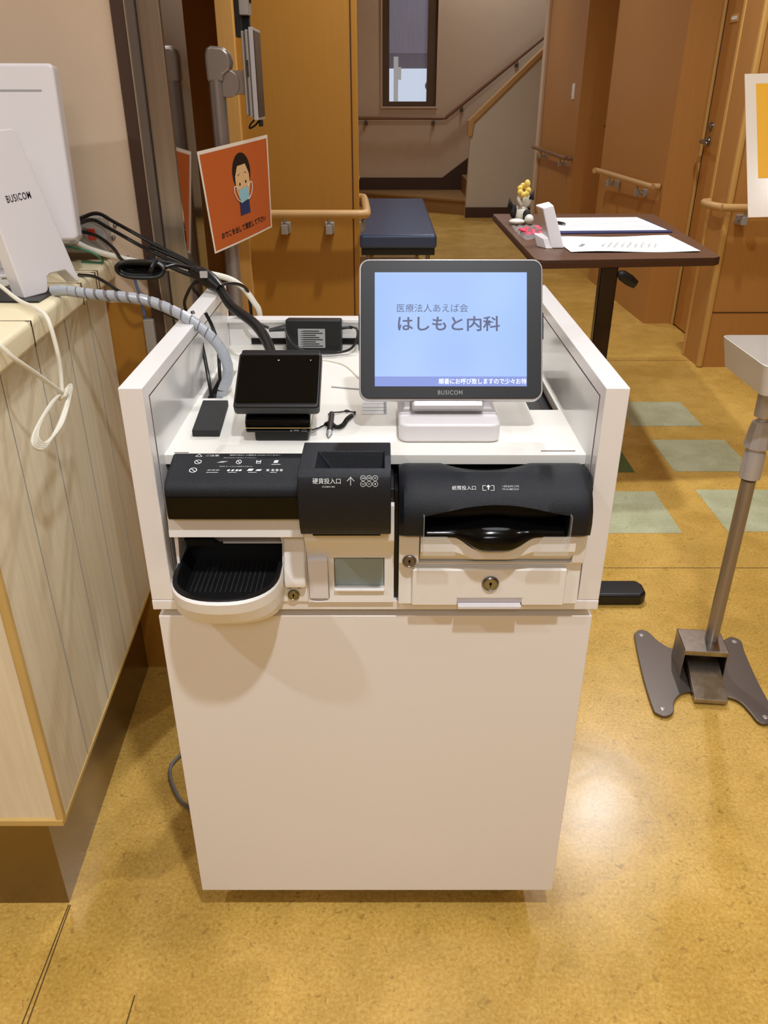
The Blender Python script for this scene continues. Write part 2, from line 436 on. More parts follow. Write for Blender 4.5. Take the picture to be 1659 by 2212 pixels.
# dado groove lines on the near wall piers
struct(obj('trim_11', merge([bxo(1.586, 4.2, 3.8625, 3.87, .270, .275)]), 'groove'))
def door(n, y0, y1, x=1.72, hy=None, label=''):
    d = bpy.data.objects.new('door_%d' % n, None); C.objects.link(d); d.location = (x, (y0 + y1) / 2, 0); d['kind'] = 'structure'
    obj('door_leaf', bxo(x - .018, x - .002, y0 + .05, y1 - .04, .01, 2.1), 'wood', d, bevel=.002)
    obj('door_frame', merge([bxo(x - .03, x - .001, y0, y0 + .04, 0, 2.15), bxo(x - .03, x - .001, y1 - .03, y1, 0, 2.15), bxo(x - .03, x - .001, y0, y1, 2.11, 2.15)]), 'wood_edge', d, bevel=.003)
    obj('door_gap', bxo(x - .020, x - .017, y1 - .048, y1 - .040, 0, 2.1), 'groove', d)
    h = obj('door_handle', B(), 'chrome', d)
    bm = B()
    xf(lathe(bm, [(.024, 0), (.024, .008), (.018, .012), (.010, .014), (.010, .045)], n=18), Matrix.Translation((x - .018, hy, .985)) @ Matrix.Rotation(math.radians(-90), 4, 'Y'))
    tube(bm, [(x - .062, hy, .985), (x - .068, hy - .03, .985), (x - .066, hy - .11, .98)], .0085, 10)
    bmesh.ops.translate(bm, verts=bm.verts, vec=-d.location); bmesh.ops.recalc_face_normals(bm, faces=bm.faces); bm.to_mesh(h.data); bm.free()
    for p in h.data.polygons: p.use_smooth = True
    bm = xf(lathe(B(), [(.022, 0), (.022, .008), (.016, .013), (.0, .014)], n=18), Matrix.Translation((x - .018, hy, 1.055)) @ Matrix.Rotation(math.radians(-90), 4, 'Y'))
    obj('door_lock', bm, 'chrome', d, smooth='auto')
    return d
door(1, 4.081, 4.712, hy=4.61)
door(2, 5.98, 6.78, hy=6.66)

# stair hall at the end of the corridor
bm = B()
for a in ((-.40, -.018, 0, 3.5), (.598, 4.2, 0, 3.5), (-.018, .598, 0, 1.058)):
    box(bm, a[0], a[1], 10.38, 10.55, a[2], a[3])
box(bm, -.018, .598, 10.38, 10.55, 2.45, 3.5)
struct(obj('wall_end', bm, 'wall'))
wn = bpy.data.objects.new('window_1', None); C.objects.link(wn); wn.location = (.29, 10.4, 1.058); wn['kind'] = 'structure'
obj('window_casing', merge([bxo(-.035, -.018, 10.365, 10.40, 1.04, 2.45), bxo(.598, .615, 10.365, 10.40, 1.04, 2.45), bxo(-.035, .615, 10.36, 10.40, 1.038, 1.058)]), 'wall', wn, bevel=.003)
obj('window_frame', merge([bxo(-.018, .06, 10.40, 10.47, 1.058, 2.45), bxo(.49, .598, 10.40, 10.47, 1.058, 2.45), bxo(.06, .49, 10.40, 10.47, 1.058, 1.11)]), 'winframe', wn, bevel=.004)
obj('window_pane', bxo(.06, .49, 10.43, 10.436, 1.11, 2.45), 'pane', wn)
# skirting with the stepped flare up the stair
struct(obj('baseboard_end', prism(B(), [(-.40, .16), (-.40, .296), (.70, .296), (.98, .50), (1.45, .86), (1.45, .70), (1.05, .36), (1.0, .16)], 'y', 10.36, 10.382), 'skirt'))
# winder steps
bm = prism(B(), [(-.40, 10.12), (-.216, 10.12), (.885, 9.37), (.95, 9.30), (.95, 10.37), (-.40, 10.37)], 'z', 0, .135)
st = obj('staircase', bm, 'stair'); struct(st)
obj('tread', prism(B(), [(-.40, 10.09), (-.216, 10.09), (.885, 9.345), (.96, 9.29), (.96, 10.37), (-.40, 10.37)], 'z', .135, .16), 'stair', st, bevel=.004)
bm = B()
for i in range(7):
    box(bm, .93 + .24 * i, .95 + .24 * (i + 1), 9.30, 10.37, .16 + .17 * i - (.02 if i else 0), .16 + .17 * (i + 1))
obj('upper_steps', bm, 'stair', st)
# balustrade wall with wooden cap
struct(obj('wall_stair', prism(B(), [(.883, 0), (1.9, 0), (1.9, 1.86), (.905, .935)], 'y', 9.18, 9.29), 'wall_grey'))
struct(obj('baseboard_stair', bxo(.878, 1.9, 9.165, 9.18, 0, .105), 'skirt'))
struct(obj('trim_12', prism(B(), [(.872, .80), (.915, .80), (.93, .932), (1.92, 1.85), (1.92, 1.90), (.872, .945)], 'y', 9.16, 9.31), 'rail', bevel=.004))

# handrails
def rail(name, label, pts, r, brackets, m='rail', bm_='alu', into=(1, 0, 0), group=None, dep=.05):
    t = thing(name, label, 'handrail', pts[0], 'handrails along the corridor')
    obj('rail_bar', tube(B(), pts, r, 14, 5), m, t, smooth='auto')
    v = Vector(into)
    for p in brackets:
        bm = B(); p = Vector(p); q = p + Vector((0, 0, -.045)); e = q + v * dep
        tube(bm, [p, q], .006, 8, 1); tube(bm, [q, e], .008, 8, 1)
        s = Vector((.013, .013, .018)); c = q
        box(bm, c.x - s.x, c.x + s.x, c.y - s.y, c.y + s.y, c.z - s.z, c.z + s.z)
        box(bm, e.x - .018 - abs(v.x) * 0, e.x + .018, e.y - .018, e.y + .018, e.z - .02, e.z + .02)
        obj('bracket', bm, bm_, t, bevel=.003)
    return t
rail('handrail', 'beige handrail wrapping the corner of the wooden partition above the charging adapter',
     [(-.53, 3.25, .80), (-.30, 3.25, .80), (-.12, 3.25, .80), (-.082, 3.255, .80), (-.068, 3.285, .80), (-.075, 3.5, .80), (-.088, 3.76, .80), (-.10, 3.80, .80), (-.14, 3.815, .80)], .0165,
     [(-.385, 3.25, .79), (-.213, 3.25, .79), (-.095, 3.33, .79)], into=(0, 1, 0), dep=.05)
rail('handrail', 'short beige handrail end showing beyond the partition, above the end of the blue bench',
     [(-.40, 5.2, .80), (-.30, 5.15, .80), (-.20, 5.0, .80), (-.15, 4.75, .80), (-.18, 4.68, .80), (-.40, 4.66, .80)], .0165, [(-.33, 4.66, .79)], into=(-1, 0, 0))
rail('handrail', 'beige handrail on the wooden pier between the two recessed doors',
     [(1.40, 5.76, .75), (1.425, 5.72, .75), (1.475, 4.82, .75), (1.49, 4.77, .75), (1.53, 4.76, .75)], .0165, [(1.435, 5.5, .74), (1.47, 4.98, .74)], into=(1, 0, 0))
rail('handrail', 'far beige handrail under the light switch, on the pier next to the stairs',
     [(1.41, 8.30, .75), (1.42, 7.7, .75), (1.425, 6.90, .75), (1.435, 6.84, .75), (1.48, 6.83, .75)], .0165, [(1.42, 7.9, .74), (1.425, 7.05, .74)], into=(1, 0, 0), m='rail_dark')
rail('handrail', 'beige handrail on the wall facing us at the right, behind the yellow notice',
     [(1.535, 4.02, .755), (1.505, 4.0, .755), (1.50, 3.90, .755), (1.53, 3.82, .755), (1.60, 3.805, .755), (2.4, 3.805, .755)], .0175, [(1.625, 3.805, .745), (1.83, 3.805, .745)], into=(0, 1, 0))
rail('handrail', 'thin brown handrail on the end wall, rising along the stairs under the window',
     [(-.36, 10.30, .94), (.0, 10.30, .94), (.5, 10.30, .94), (.69, 10.30, .94), (.74, 10.30, .965), (1.2, 10.30, 1.31), (1.9, 10.30, 1.84)], .019,
     [(-.21, 10.30, .93), (.575, 10.30, .93), (.90, 10.30, 1.07), (1.50, 10.30, 1.52)], m='rail_dark', bm_='winframe', into=(0, 1, 0), dep=.07)

# outside the window
for nm, lb, ct, b_, m_ in (('neighbouring_building', 'grey mauve ribbed facade seen through the tall narrow window', 'building', merge([bxo(-1.5, 2.5, 13.5, 13.9, 1.72, 2.62), bxo(-1.5, 2.5, 13.9, 14.0, 1.52, 1.72)]), 'facade'),
                   ('outdoor_wall', 'low grey wall outside, at the bottom of the window view', 'wall', bxo(-1.5, 2.5, 13.4, 13.7, -1, 1.03), 'snow'),
                   ('outdoor_post', 'pale post standing outside the window at the left of the view', 'post', merge([bxo(.13, .19, 12.2, 12.28, -1, 1.62), bxo(.19, .23, 12.2, 12.28, 1.35, 1.5)]), 'lacq')):
    tag(obj(nm, b_, m_), lb, ct)
bm = B(); ball(bm, (.62, 12.6, 1.28), .05, .05, .06); tube(bm, [(.62, 12.6, -1), (.63, 12.6, .6), (.62, 12.6, 1.26)], .012, 6)
tag(obj('outdoor_shrub', bm, 'black_mat'), 'dark small shrub outside at the right edge of the window view', 'shrub')

# light switch, small plate
t = thing('light_switch', 'white light switch plate on the far wooden pier', 'switch', (1.477, 7.03, 1.16))
obj('plate', bxo(1.47, 1.478, 6.985, 7.07, 1.16, 1.27), 'switch', t, bevel=.003)
obj('rocker', bxo(1.466, 1.471, 7.012, 7.045, 1.18, 1.25), 'white_pl', t, bevel=.001)
t = thing('door_sign', 'small pale room name plate high on the nearest recessed door', 'sign', (1.70, 4.56, 1.52))
obj('plate', bxo(1.698, 1.702, 4.50, 4.59, 1.515, 1.55), 'wood_edge', t)
bm = B()
for k in range(4): box(bm, 1.6965, 1.698, 4.512 + k * .018, 4.524 + k * .018, 1.525, 1.54)
obj('lettering', bm, 'print_w', t)

# ================================================================== BENCH
t = thing('waiting_bench', 'blue grey padded bench standing against the left side of the corridor', 'bench', (.09, 6.1, 0))
bm = B(); prism(bm, rrect(-.15, .325, 5.12, 7.0, .02), 'z', .355, .44)
obj('cushion', bm, 'leather', t, bevel=.025, seg=4)
obj('seat_frame', bxo(-.14, .315, 5.14, 6.98, .315, .355), 'black', t, bevel=.004)
for x in (-.10, .275):
    for y in (5.2, 6.9):
        obj('leg', tube(B(), [(x, y, .33), (x, y, 0)], .014, 10, 1), 'chrome', t, smooth='auto')

# ================================================================== RECEPTION COUNTER
K = -.055
def cx(x, y): return x + K * (y - .86)
ct = thing('reception_counter', 'cream reception counter with bleached wood front and steel plinth at the left', 'counter', (-.9, 1.2, 0))
def para(x0, x1, y0, y1, z0, z1): return prism(B(), [(cx(x0, y0), y0), (cx(x1, y0), y0), (cx(x1, y1), y1), (cx(x0, y1), y1)], 'z', z0, z1)
obj('body_panel', para(-2.2, -.488, .86, 1.517, .238, .912), 'counter', ct)
obj('corner_bead', prism(B(), [(-.4985, .8550), (-.4865, .8550), (-.4865, .866), (-.4985, .866)], 'z', .236, .912), 'bead', ct, bevel=.003)
obj('bottom_bead', merge([bxo(-2.2, -.4875, .853, .87, .230, .240), para(-.494, -.486, .86, 1.517, .232, .239)]), 'bead', ct)
obj('plinth', prism(B(), [(-2.2, .882), (-.534, .891), (-.5635, 1.517), (-2.2, 1.517)], 'z', 0, .238), 'steel_dk', ct)
bm = B()
for yy in (.993, 1.13, 1.27, 1.40):
    prism(bm, [(cx(-.489, yy), yy), (cx(-.4872, yy), yy), (cx(-.4872, yy + .0015), yy + .0015), (cx(-.489, yy), yy + .0015)], 'z', .24, .912)
obj('panel_joint', bm, 'line_g', ct)
bm = para(-2.2, -.461, .80, 1.518, .912, .948)
obj('worktop', bm, 'counter_top', ct, bevel=.008, seg=3)
for yy in (1.062, 1.30, 1.385, 1.40):
    bm = B()
    prism(bm, [(-.60, yy), (cx(-.4605, yy), yy), (cx(-.4605, yy) , yy + .0016), (-.60, yy + .0016)], 'z', .9475, .9484)
    box(bm, cx(-.4605, yy) - .001, cx(-.4605, yy) + .0004, yy, yy + .0016, .913, .9484)
    obj('worktop_seam', bm, 'groove', ct)

# wall outlet
t = thing('outlet_box', 'grey surface mounted power box with red lamp on the wall behind the counter', 'outlet', (-.55, 1.50, .96))
obj('box_body', bxo(-.62, -.495, 1.485, 1.52, .962, 1.024), 'alu', t, bevel=.003)
obj('indicator_lamp', bxo(-.525, -.512, 1.481, 1.486, .985, 1.004), 'red', t, label='red indicator lamp')
for x, z in ((-.486, 1.005), (-.492, .984)):
    obj('screw', xf(lathe(B(), [(.004, 0), (.003, .004), (0, .005)], n=10), Matrix.Translation((x, 1.52, z)) @ Matrix.Rotation(math.radians(90), 4, 'X')), 'chrome', t)
bm = xf(lathe(B(), [(.013, 0), (.014, .02), (.018, .022), (.019, .04)], n=16), Matrix.Translation((-.552, 1.445, .998)) @ Matrix.Rotation(math.radians(-90), 4, 'X'))
tube(bm, [(-.552, 1.45, .998), (-.575, 1.435, .985), (-.59, 1.42, .955)], .006, 8)
tag(obj('power_plug', bm, 'white_pl2', smooth='auto'), 'translucent white plug pushed into the grey wall box', 'plug')
tag(obj('green_wire', tube(B(), [(-.56, 1.46, .978), (-.53, 1.45, .975), (-.505, 1.45, .966), (-.50, 1.46, .95), (-.54, 1.47, .95)], .0022, 6), 'green', smooth='auto'),
    'thin green wire curling below the white plug on the counter', 'wire')
# conduit strip on the lower wall
t = thing('cable_conduit', 'pale grey cable duct running down the brown wall between counter and kiosk', 'conduit', (-.444, 1.508, .4))
obj('duct', bxo(-.456, -.436, 1.503, 1.519, .3, .838), 'alu', t, bevel=.002)
obj('blue_cable', tube(B(), [(-.466, 1.500, .955), (-.458, 1.500, .91), (-.453, 1.507, .86), (-.452, 1.511, .80)], .0028, 8), 'blue', t, smooth='auto', label='thin blue network cable')

# back of a white display on the counter
t = thing('reception_display', 'back of a large white display standing on the counter at the left edge', 'monitor', (-.62, 1.36, .948))
Fm = frame((-.60, 1.35, 1.005), (1, .10, 0), (0, .10, 1))
bm = prism(B(), rrect(-.14, .105, 0, .252, .008), 'z', -.02, .012)
obj('rear_housing', xf(bm, Fm), 'white_pl2', t, bevel=.005, seg=3)
obj('screen_front', xf(prism(B(), rrect(-.137, .102, .004, .248, .006), 'z', -.024, -.0195), Fm), 'black', t)
obj('vent_slit', xf(box(B(), -.13, .083, .214, .2165, .0115, .0125), Fm), 'line_g', t)
obj('stand', merge([bxo(-.70, -.62, 1.37, 1.40, .955, 1.06), bxo(-.74, -.60, 1.33, 1.47, .948, .956)]), 'white_pl2', t, bevel=.004)

# leaning white housing with lettering
n0 = Vector((-.527, 1.184, .950)); ux = Vector((.056, .080, .004)); wy = Vector((-.040, .008, .220))
t = thing('terminal_stand', 'leaning white housing with BUSICOM lettering on the edge of the counter', 'stand', (-.52, 1.24, .948))
L_ = ux.length; H_ = wy.length
sk = ux.normalized().dot(wy.normalized()) 
Ft = frame(n0, ux, wy)
yx = wy.dot(Ft.to_3x3().col[0]); yy = wy.dot(Ft.to_3x3().col[1])
pts = [(0, 0), (.036, 0), (.041, .004), (.047, .022), (.052, .025), (.080, .025), (L_ - .004, .004), (L_, .006)]
def shear(x, y): return (x + yx * y / yy, y)
top = [(L_ , yy - .008), (L_ - .007, yy), (0, yy)]
P2 = [shear(*p) for p in pts] + [shear(p[0] * .80 , p[1]) for p in top[:2]] + [shear(0, yy)]
bm = prism(B(), P2, 'z', -.030, 0)
obj('housing', xf(bm, Ft), 'white_pl2', t, bevel=.003, seg=3)
bm = fitw(textbm('BUSICOM', .02, off=.00012, spacing=1.15), .039, .0098)
obj('lettering', xf(bm, Ft @ Matrix.Translation((.0455 + yx * .6, yy * .605, .0006)) @ Matrix.Rotation(.035, 4, 'Z')), 'print_k', t)
obj('foot', merge([bxo(-.60, -.50, 1.165, 1.255, .948, .951)]), 'black', t, label='thin black foot plate')

# papers and oddments at the left edge
for i, (x, y, rz, z, lb) in enumerate(((-.70, 1.36, .2, .9485, 'white paper lying on the counter under the display'), (-.66, 1.27, -.15, .9495, 'white paper lying on the counter left of the leaning housing'))):
    bm = xf(box(B(), -.07, .07, -.05, .05, 0, .001), Matrix.Translation((x, y, z)) @ Matrix.Rotation(rz, 4, 'Z'))
    tag(obj('paper_sheet', bm, 'paper'), lb, 'paper', 'papers on the counter')
tag(obj('power_cable', tube(B(), [(-.615, 1.31, 1.0), (-.60, 1.28, .985), (-.597, 1.25, .962), (-.605, 1.22, .952), (-.66, 1.19, .951)], .003, 8), 'cable_b', smooth='auto'), 'short black cord dropping behind the leaning housing at the left edge', 'cable')

# ================================================================== KIOSK CABINET
k = thing('kiosk_cabinet', 'white kiosk cabinet on castors holding the payment machines and the monitor', 'cabinet', (-.01, 1.1, 0))
yF = .866
def side(x0, x1, inner, sgn):
    sp = obj('side_panel', bxo(x0, x1, yF, 1.41, .634, .922), 'lacq', k, bevel=.0012)
    xi = inner
    g = B(); a = min(xi, xi + sgn * .0004); b = max(xi, xi + sgn * .0004)
    box(g, a, b, .887, 1.39, .9045, .9058); box(g, a, b, .887, .8883, .64, .9058)
    obj('groove_line', g, 'groove', sp)
    a = min(xi, xi + sgn * .0008); b = max(xi, xi + sgn * .0008)
    obj('inner_panel', bxo(a, b, .8885, 1.39, .64, .9043), 'lacq_in', sp)
    return sp
side(-.302, -.274, -.274, 1)
side(.252, .2795, .252, -1)
obj('shelf', bxo(-.302, .2795, yF - .001, 1.41, .6195, .6335), 'lacq', k, bevel=.001)
obj('carcass', bxo(-.286, .264, .8895, 1.37, .06, .6195), 'lacq', k, bevel=.001)
obj('door_panel', bxo(-.298, .2755, .870, .888, .06, .606), 'lacq', k, bevel=.001)
dk = obj('deck', bxo(-.2738, .2518, .912, 1.397, .806, .82), 'deck', k, bevel=.0012)
cut(dk, [bxo(-.268, -.238, 1.118, 1.25, .79, .83), bxo(.2065, .2475, 1.07, 1.25, .79, .83)])
for p in dk.data.polygons: p.use_smooth = False
obj('cable_well', bxo(-.27, -.236, 1.116, 1.252, .740, .745), 'void', k); obj('cable_well', bxo(.205, .249, 1.068, 1.252, .740, .745), 'void', k)
obj('well_wall', merge([bxo(-.2705, -.2685, 1.116, 1.252, .745, .806), bxo(-.2375, -.2355, 1.116, 1.252, .745, .806), bxo(-.27, -.236, 1.251, 1.253, .745, .806)]), 'void', k)
obj('well_wall', merge([bxo(.2045, .2065, 1.068, 1.252, .745, .806), bxo(.2475, .2495, 1.068, 1.252, .745, .806), bxo(.205, .249, 1.251, 1.253, .745, .806)]), 'void', k)
obj('back_panel', bxo(-.2738, .2518, 1.397, 1.41, .634, .866), 'lacq', k, bevel=.001)
obj('back_ledge', bxo(-.2738, .2518, 1.385, 1.412, .862, .868), 'lacq', k, bevel=.001)
obj('slot_line', bxo(-.235, .20, 1.3945, 1.3975, .822, .832), 'void', k)
obj('slot_line', bxo(.197, .24, .9215, .9235, .8198, .8203), 'groove', k); obj('slot_line', bxo(-.262, -.244, .9165, .9182, .8198, .8203), 'groove', k)
obj('plinth', bxo(-.255, .233, .915, 1.34, .035, .06), 'skirt', k)  # dark board standing in for the shadow under the cabinet
for x in (-.23, .208):
    for y in (.94, 1.31):
        bm = xf(lathe(B(), [(.0, -.012), (.024, -.012), (.026, -.008), (.026, .008), (.024, .012), (0, .012)], n=20), Matrix.Translation((x, y, .026)) @ Matrix.Rotation(math.radians(90), 4, 'Y'))
        obj('castor', bm, 'black', k, smooth='auto')

# small flat things on the deck
tag(obj('black_cover_plate', prism(B(), [(-.25, .969), (-.2145, .969), (-.2225, 1.083), (-.2585, 1.083)], 'z', .8203, .8295), 'black_mat', bevel=.001),
    'flat matte black slab lying on the deck in front of the left cable hole', 'plate')
t = thing('deck_sticker', 'small white sticker with grey lines on the deck left of the monitor base', 'sticker', (-.013, 1.08, .8203))
obj('backing', bxo(-.031, .004, 1.051, 1.108, .8202, .8206), 'print_w', t)
obj('printed_lines', merge([bxo(-.0005, .0035, 1.052, 1.107, .8206, .8208), bxo(-.030, .002, 1.064, 1.0655, .8206, .8208), bxo(-.030, .002, 1.076, 1.0775, .8206, .8208), bxo(-.030, .002, 1.092, 1.0935, .8206, .8208)]), 'print_g', t)

# ================================================================== COIN UNIT
cu = thing('coin_changer', 'white and black coin machine with half round tray on the left of the kiosk shelf', 'cash machine', (-.12, .88, .6335))
bm = B()
prism(bm, [(.862, .6345), (1.15, .6345), (1.15, .775), (.853, .775), (.848, .738), (.868, .732), (.866, .70)], 'x', -.262, -.098)
bd = obj('lower_body', bm, 'white_pl', cu, bevel=.003, seg=2)
# alcove behind the tray
alc = [(-.259, .686), (-.129, .686), (-.1275, .72), (-.131, .7315), (-.25, .7335), (-.257, .728)]
cut(bd, [prism(B(), alc, 'y', .80, .935), bxo(-.258, -.1305, .84, .9345, .663, .69)])
obj('alcove_back', prism(B(), [(.872, .7335), (.884, .7115), (.900, .7075), (.9335, .7075), (.9335, .7335)], 'x', -.2585, -.1295), 'silver_pl', cu)
obj('alcove_lip', prism(B(), [(.8825, .7118), (.8825, .7095), (.9, .7055), (.9, .7085)], 'x', -.205, -.1295), 'white_pl', cu)
obj('coin_mouth', merge([bxo(-.258, -.130, .928, .934, .6865, .706), prism(B(), [(-.246, .7108), (-.210, .7108), (-.216, .7205), (-.252, .7205)], 'y', .873, .8835)]), 'void', cu)
# tray, white skirt and black bowl
def dshape(s, yf, yb=.875, n=22, xl=-.2625, xr=-.1270):
    xm = (xl + xr) / 2; hw = (xr - xl) / 2
    out = [(xl, yb)]
    for i in range(n + 1):
        a = math.pi + math.pi * i / n
        c_, s_ = math.cos(a), math.sin(a)
        out.append((xm + hw * s * math.copysign(abs(c_) ** .86, c_), .845 + (.845 - yf) * math.copysign(abs(s_) ** .86, s_) ))
    out.append((xr, yb)); return out
def loft(bm, rings, capa=True, capb=True, mi=0):
    R = [[bm.verts.new(p) for p in r] for r in rings]
    for a, b in zip(R, R[1:]):
        n = len(a)
        for j in range(n): bm.faces.new((a[j], a[(j + 1) % n], b[(j + 1) % n], b[j])).material_index = mi
    if capa: bm.faces.new(R[0][::-1]).material_index = mi
    if capb: bm.faces.new(R[-1]).material_index = mi
    return bm
def ring(s, yf, z, yb=.875): return [(x, y, z) for x, y in dshape(s, yf, yb)]
ty = obj('tray_skirt', loft(B(), [ring(.86, .825, .6345), ring(.94, .805, .640), ring(.985, .786, .655), ring(1, .779, .672), ring(1.0, .777, .686), ring(.985, .779, .6885)]), 'white_pl', cu, smooth='auto')
bm = B()
def ringi(s, yf, z, yb): return [( (-.19475 + (x + .19475) * s), y, z) for x, y in dshape(1, yf, yb)]
loft(bm, [ringi(.985, .7805, .6878, .9335), ringi(.975, .782, .6905, .9335), ringi(.90, .790, .6895, .933), ringi(.86, .797, .683, .930), ringi(.80, .810, .668, .926), ringi(.74, .820, .6665, .920)], capa=False)
o = obj('coin_bowl', bm, 'black', cu, smooth='auto')
bm = B()
for i in range(15): box(bm, -.243 + i * .0063, -.2415 + i * .0063, .835, .905, .6665, .6675)
obj('bowl_ribs', bm, 'black_mat', cu)
cut(ty, [loft(B(), [ringi(.965, .783, .70, .94), ringi(.93, .79, .688, .94), ringi(.88, .795, .66, .94)])])
for p in ty.data.polygons: p.use_smooth = False
# shoulder beside the tray
obj('shoulder', prism(B(), [(.858, .690), (.866, .728), (.90, .728), (.90, .660), (.853, .660), (.852, .672)], 'x', -.1265, -.099), 'white_pl', cu, bevel=.003)
# right section
bm = B(); prism(bm, [(.860, .6345), (1.15, .6345), (1.15, .78), (.850, .78), (.848, .735), (.853, .727), (.866, .706), (.867, .70)], 'x', -.0975, .0125)
rb = obj('tower_body', bm, 'white_pl', cu, bevel=.003, seg=2)
cut(rb, [bxo(-.0635, .0005, .80, .885, .656, .6975), prism(B(), [(-.0965, .641)] + [(-.0835 + .0135 * math.cos(a), .641 + .006 * math.sin(a)) for a in [math.pi + math.pi * i / 8 for i in range(9)]] + [(-.0705, .70), (-.0965, .70)], 'y', .80, .8665)])
obj('reject_lever', bxo(-.0958, -.0712, .859, .868, .6405, .6985), 'white_pl2', cu, bevel=.001)
obj('return_tray', bxo(-.0635, .0005, .884, .886, .656, .6975), 'line_g', cu)
obj('return_coin_slot', merge([bxo(-.028, -.003, .8825, .8845, .686, .689), bxo(-.006, -.003, .8825, .8845, .676, .689)]), 'void', cu)
obj('flap', bxo(-.0625, -.0005, .866, .8675, .657, .6965), 'cover', cu, label='see-through greenish flap')
obj('flap_lip', bxo(-.0635, .0005, .857, .864, .6525, .656), 'white_pl', cu, bevel=.001)
def keylock(x, y, z, r, parent, m='brass'):
    R = Matrix.Translation((x, y, z)) @ Matrix.Rotation(math.radians(90), 4, 'X')
    kl = obj('key_lock', xf(lathe(B(), [(r * 1.15, 0), (r * 1.15, .0015), (r, .003), (r * .9, .0035), (r * .82, .0028), (0, .0028)], n=24), R), m, parent, smooth='auto', label='metal key lock')
    obj('keyhole', xf(merge([bxo(-.0006, .0006, -r * .42, r * .35, .0028, .0031), prism(B(), circ(0, r * .1, r * .2, 10), 'z', .0028, .0031)]), R), 'void', kl)
keylock(-.1165, .862, .645, .0068, cu)
bm = B()
for s_, x, z in (('管理', -.1215, .6555), ('運用', -.1155, .6575), ('操作', -.1085, .6553)):
    b2 = fitw(textbm(s_, .006, off=.00008), .0050, .0022); xf(b2, Matrix.Translation((x, .8615, z)) @ Matrix.Rotation(math.radians(90), 4, 'X')); bm = merge([bm, b2])
obj('key_lettering', bm, 'print_k', cu)
# black covers
prof = [(.905, .826), (.862, .8165), (.850, .813), (.844, .806), (.841, .798), (.842, .7655), (.905, .7655)]
bm = loft(B(), [[(x + (-(y - .85) * -.13 if False else 0), y, z) for y, z in prof] for x in (-.2595, -.0985)])
obj('left_cover', bm, 'black_tex', cu, bevel=.0035, seg=3)
obj('left_face', bxo(-.2575, -.101, .8395, .8425, .767, .797), 'black_gl', cu, bevel=.001, label='glossy black front strip')
prof = [(.905, .8395), (.819, .8410), (.812, .837), (.807, .826), (.8045, .808), (.8045, .790), (.808, .773), (.815, .761), (.826, .756), (.845, .754), (.905, .754)]
tc_ = obj('tower_cover', loft(B(), [[(x, y, z) for y, z in prof] for x in (-.0975, .0080)]), 'black_tex', cu, bevel=.003, seg=3)
rec = loft(B(), [[(-.080, .879, .846), (.0015, .879, .846), (.0015, .825, .846), (-.080, .825, .846)], [(-.078, .877, .8385), (.0, .877, .8385), (.0, .827, .8385), (-.078, .827, .8385)], [(-.056, .868, .812), (-.003, .868, .812), (-.003, .832, .812), (-.056, .832, .812)]])
cut(tc_, [rec])
obj('coin_slot', bxo(-.052, -.005, .835, .852, .8122, .8130), 'void', cu)
obj('tower_lip', bxo(-.085, -.004, .828, .85, .751, .755), 'black_gl', cu, bevel=.001)
# rear metal housing
obj('rear_housing', bxo(-.2715, -.0985, .905, 1.2, .6345, .798), 'black', cu, bevel=.001)
obj('rear_housing', bxo(-.0975, .0125, .86, 1.2, .755, .798), 'black', cu, bevel=.001)

def decal(bm, Fr, target, name, m, parent, off=.0003):
    """lay flat artwork on a curved cover: each vertex dropped along the frame's normal"""
    xf(bm, Fr)
    me = target.data; bv = BVHTree.FromPolygons([v.co + wloc(target) for v in me.vertices], [p.vertices for p in me.polygons])
    n = Fr.to_3x3().col[2].normalized()
    for v in bm.verts:
        h = bv.ray_cast(v.co + n * .05, -n, .2)
        if h[0]: v.co = h[0] + n * off
    return obj(name, bm, m, parent)
# printing on the tower
Fr = frame((-.042, .8095, .8325), (1, 0, 0), (0, .5, .86))
a = [move(fitw(textbm('硬貨投入口', .01), .0315, .0065), -.0225, 0), move(fitw(textbm('COIN IN', .005), .014, .0018), -.0205, -.0065),
     move(fitw(textbm('↑', .012), .009, .010), .0045, -.0005) if False else merge([flat([(.0040, -.005), (.0050, -.005), (.0050, .0035), (.0040, .0035)]), flat([(.0045, .0050), (.0000, .0000), (.0008, -.0006), (.0045, .0035), (.0082, -.0006), (.0090, 0)])])]
for i, s_ in enumerate(('500', '100', '50', '10', '5', '1')):
    px, py = .0185 + (i % 3) * .0068, .0032 - (i // 3) * .0066
    R1 = circ(0, 0, .0031, 20); R2 = circ(0, 0, .0027, 20)
    bm = B(); v1 = [bm.verts.new((x, y, 0)) for x, y in R1]; v2 = [bm.verts.new((x, y, 0)) for x, y in R2]
    for j in range(20): bm.faces.new((v1[j], v1[(j + 1) % 20], v2[(j + 1) % 20], v2[j]))
    a.append(move(bm, px, py)); a.append(move(fitw(textbm(s_, .003), .0012 * len(s_), .0018), px, py))
decal(merge(a), Fr, tc_, 'printing', 'print_w', cu)
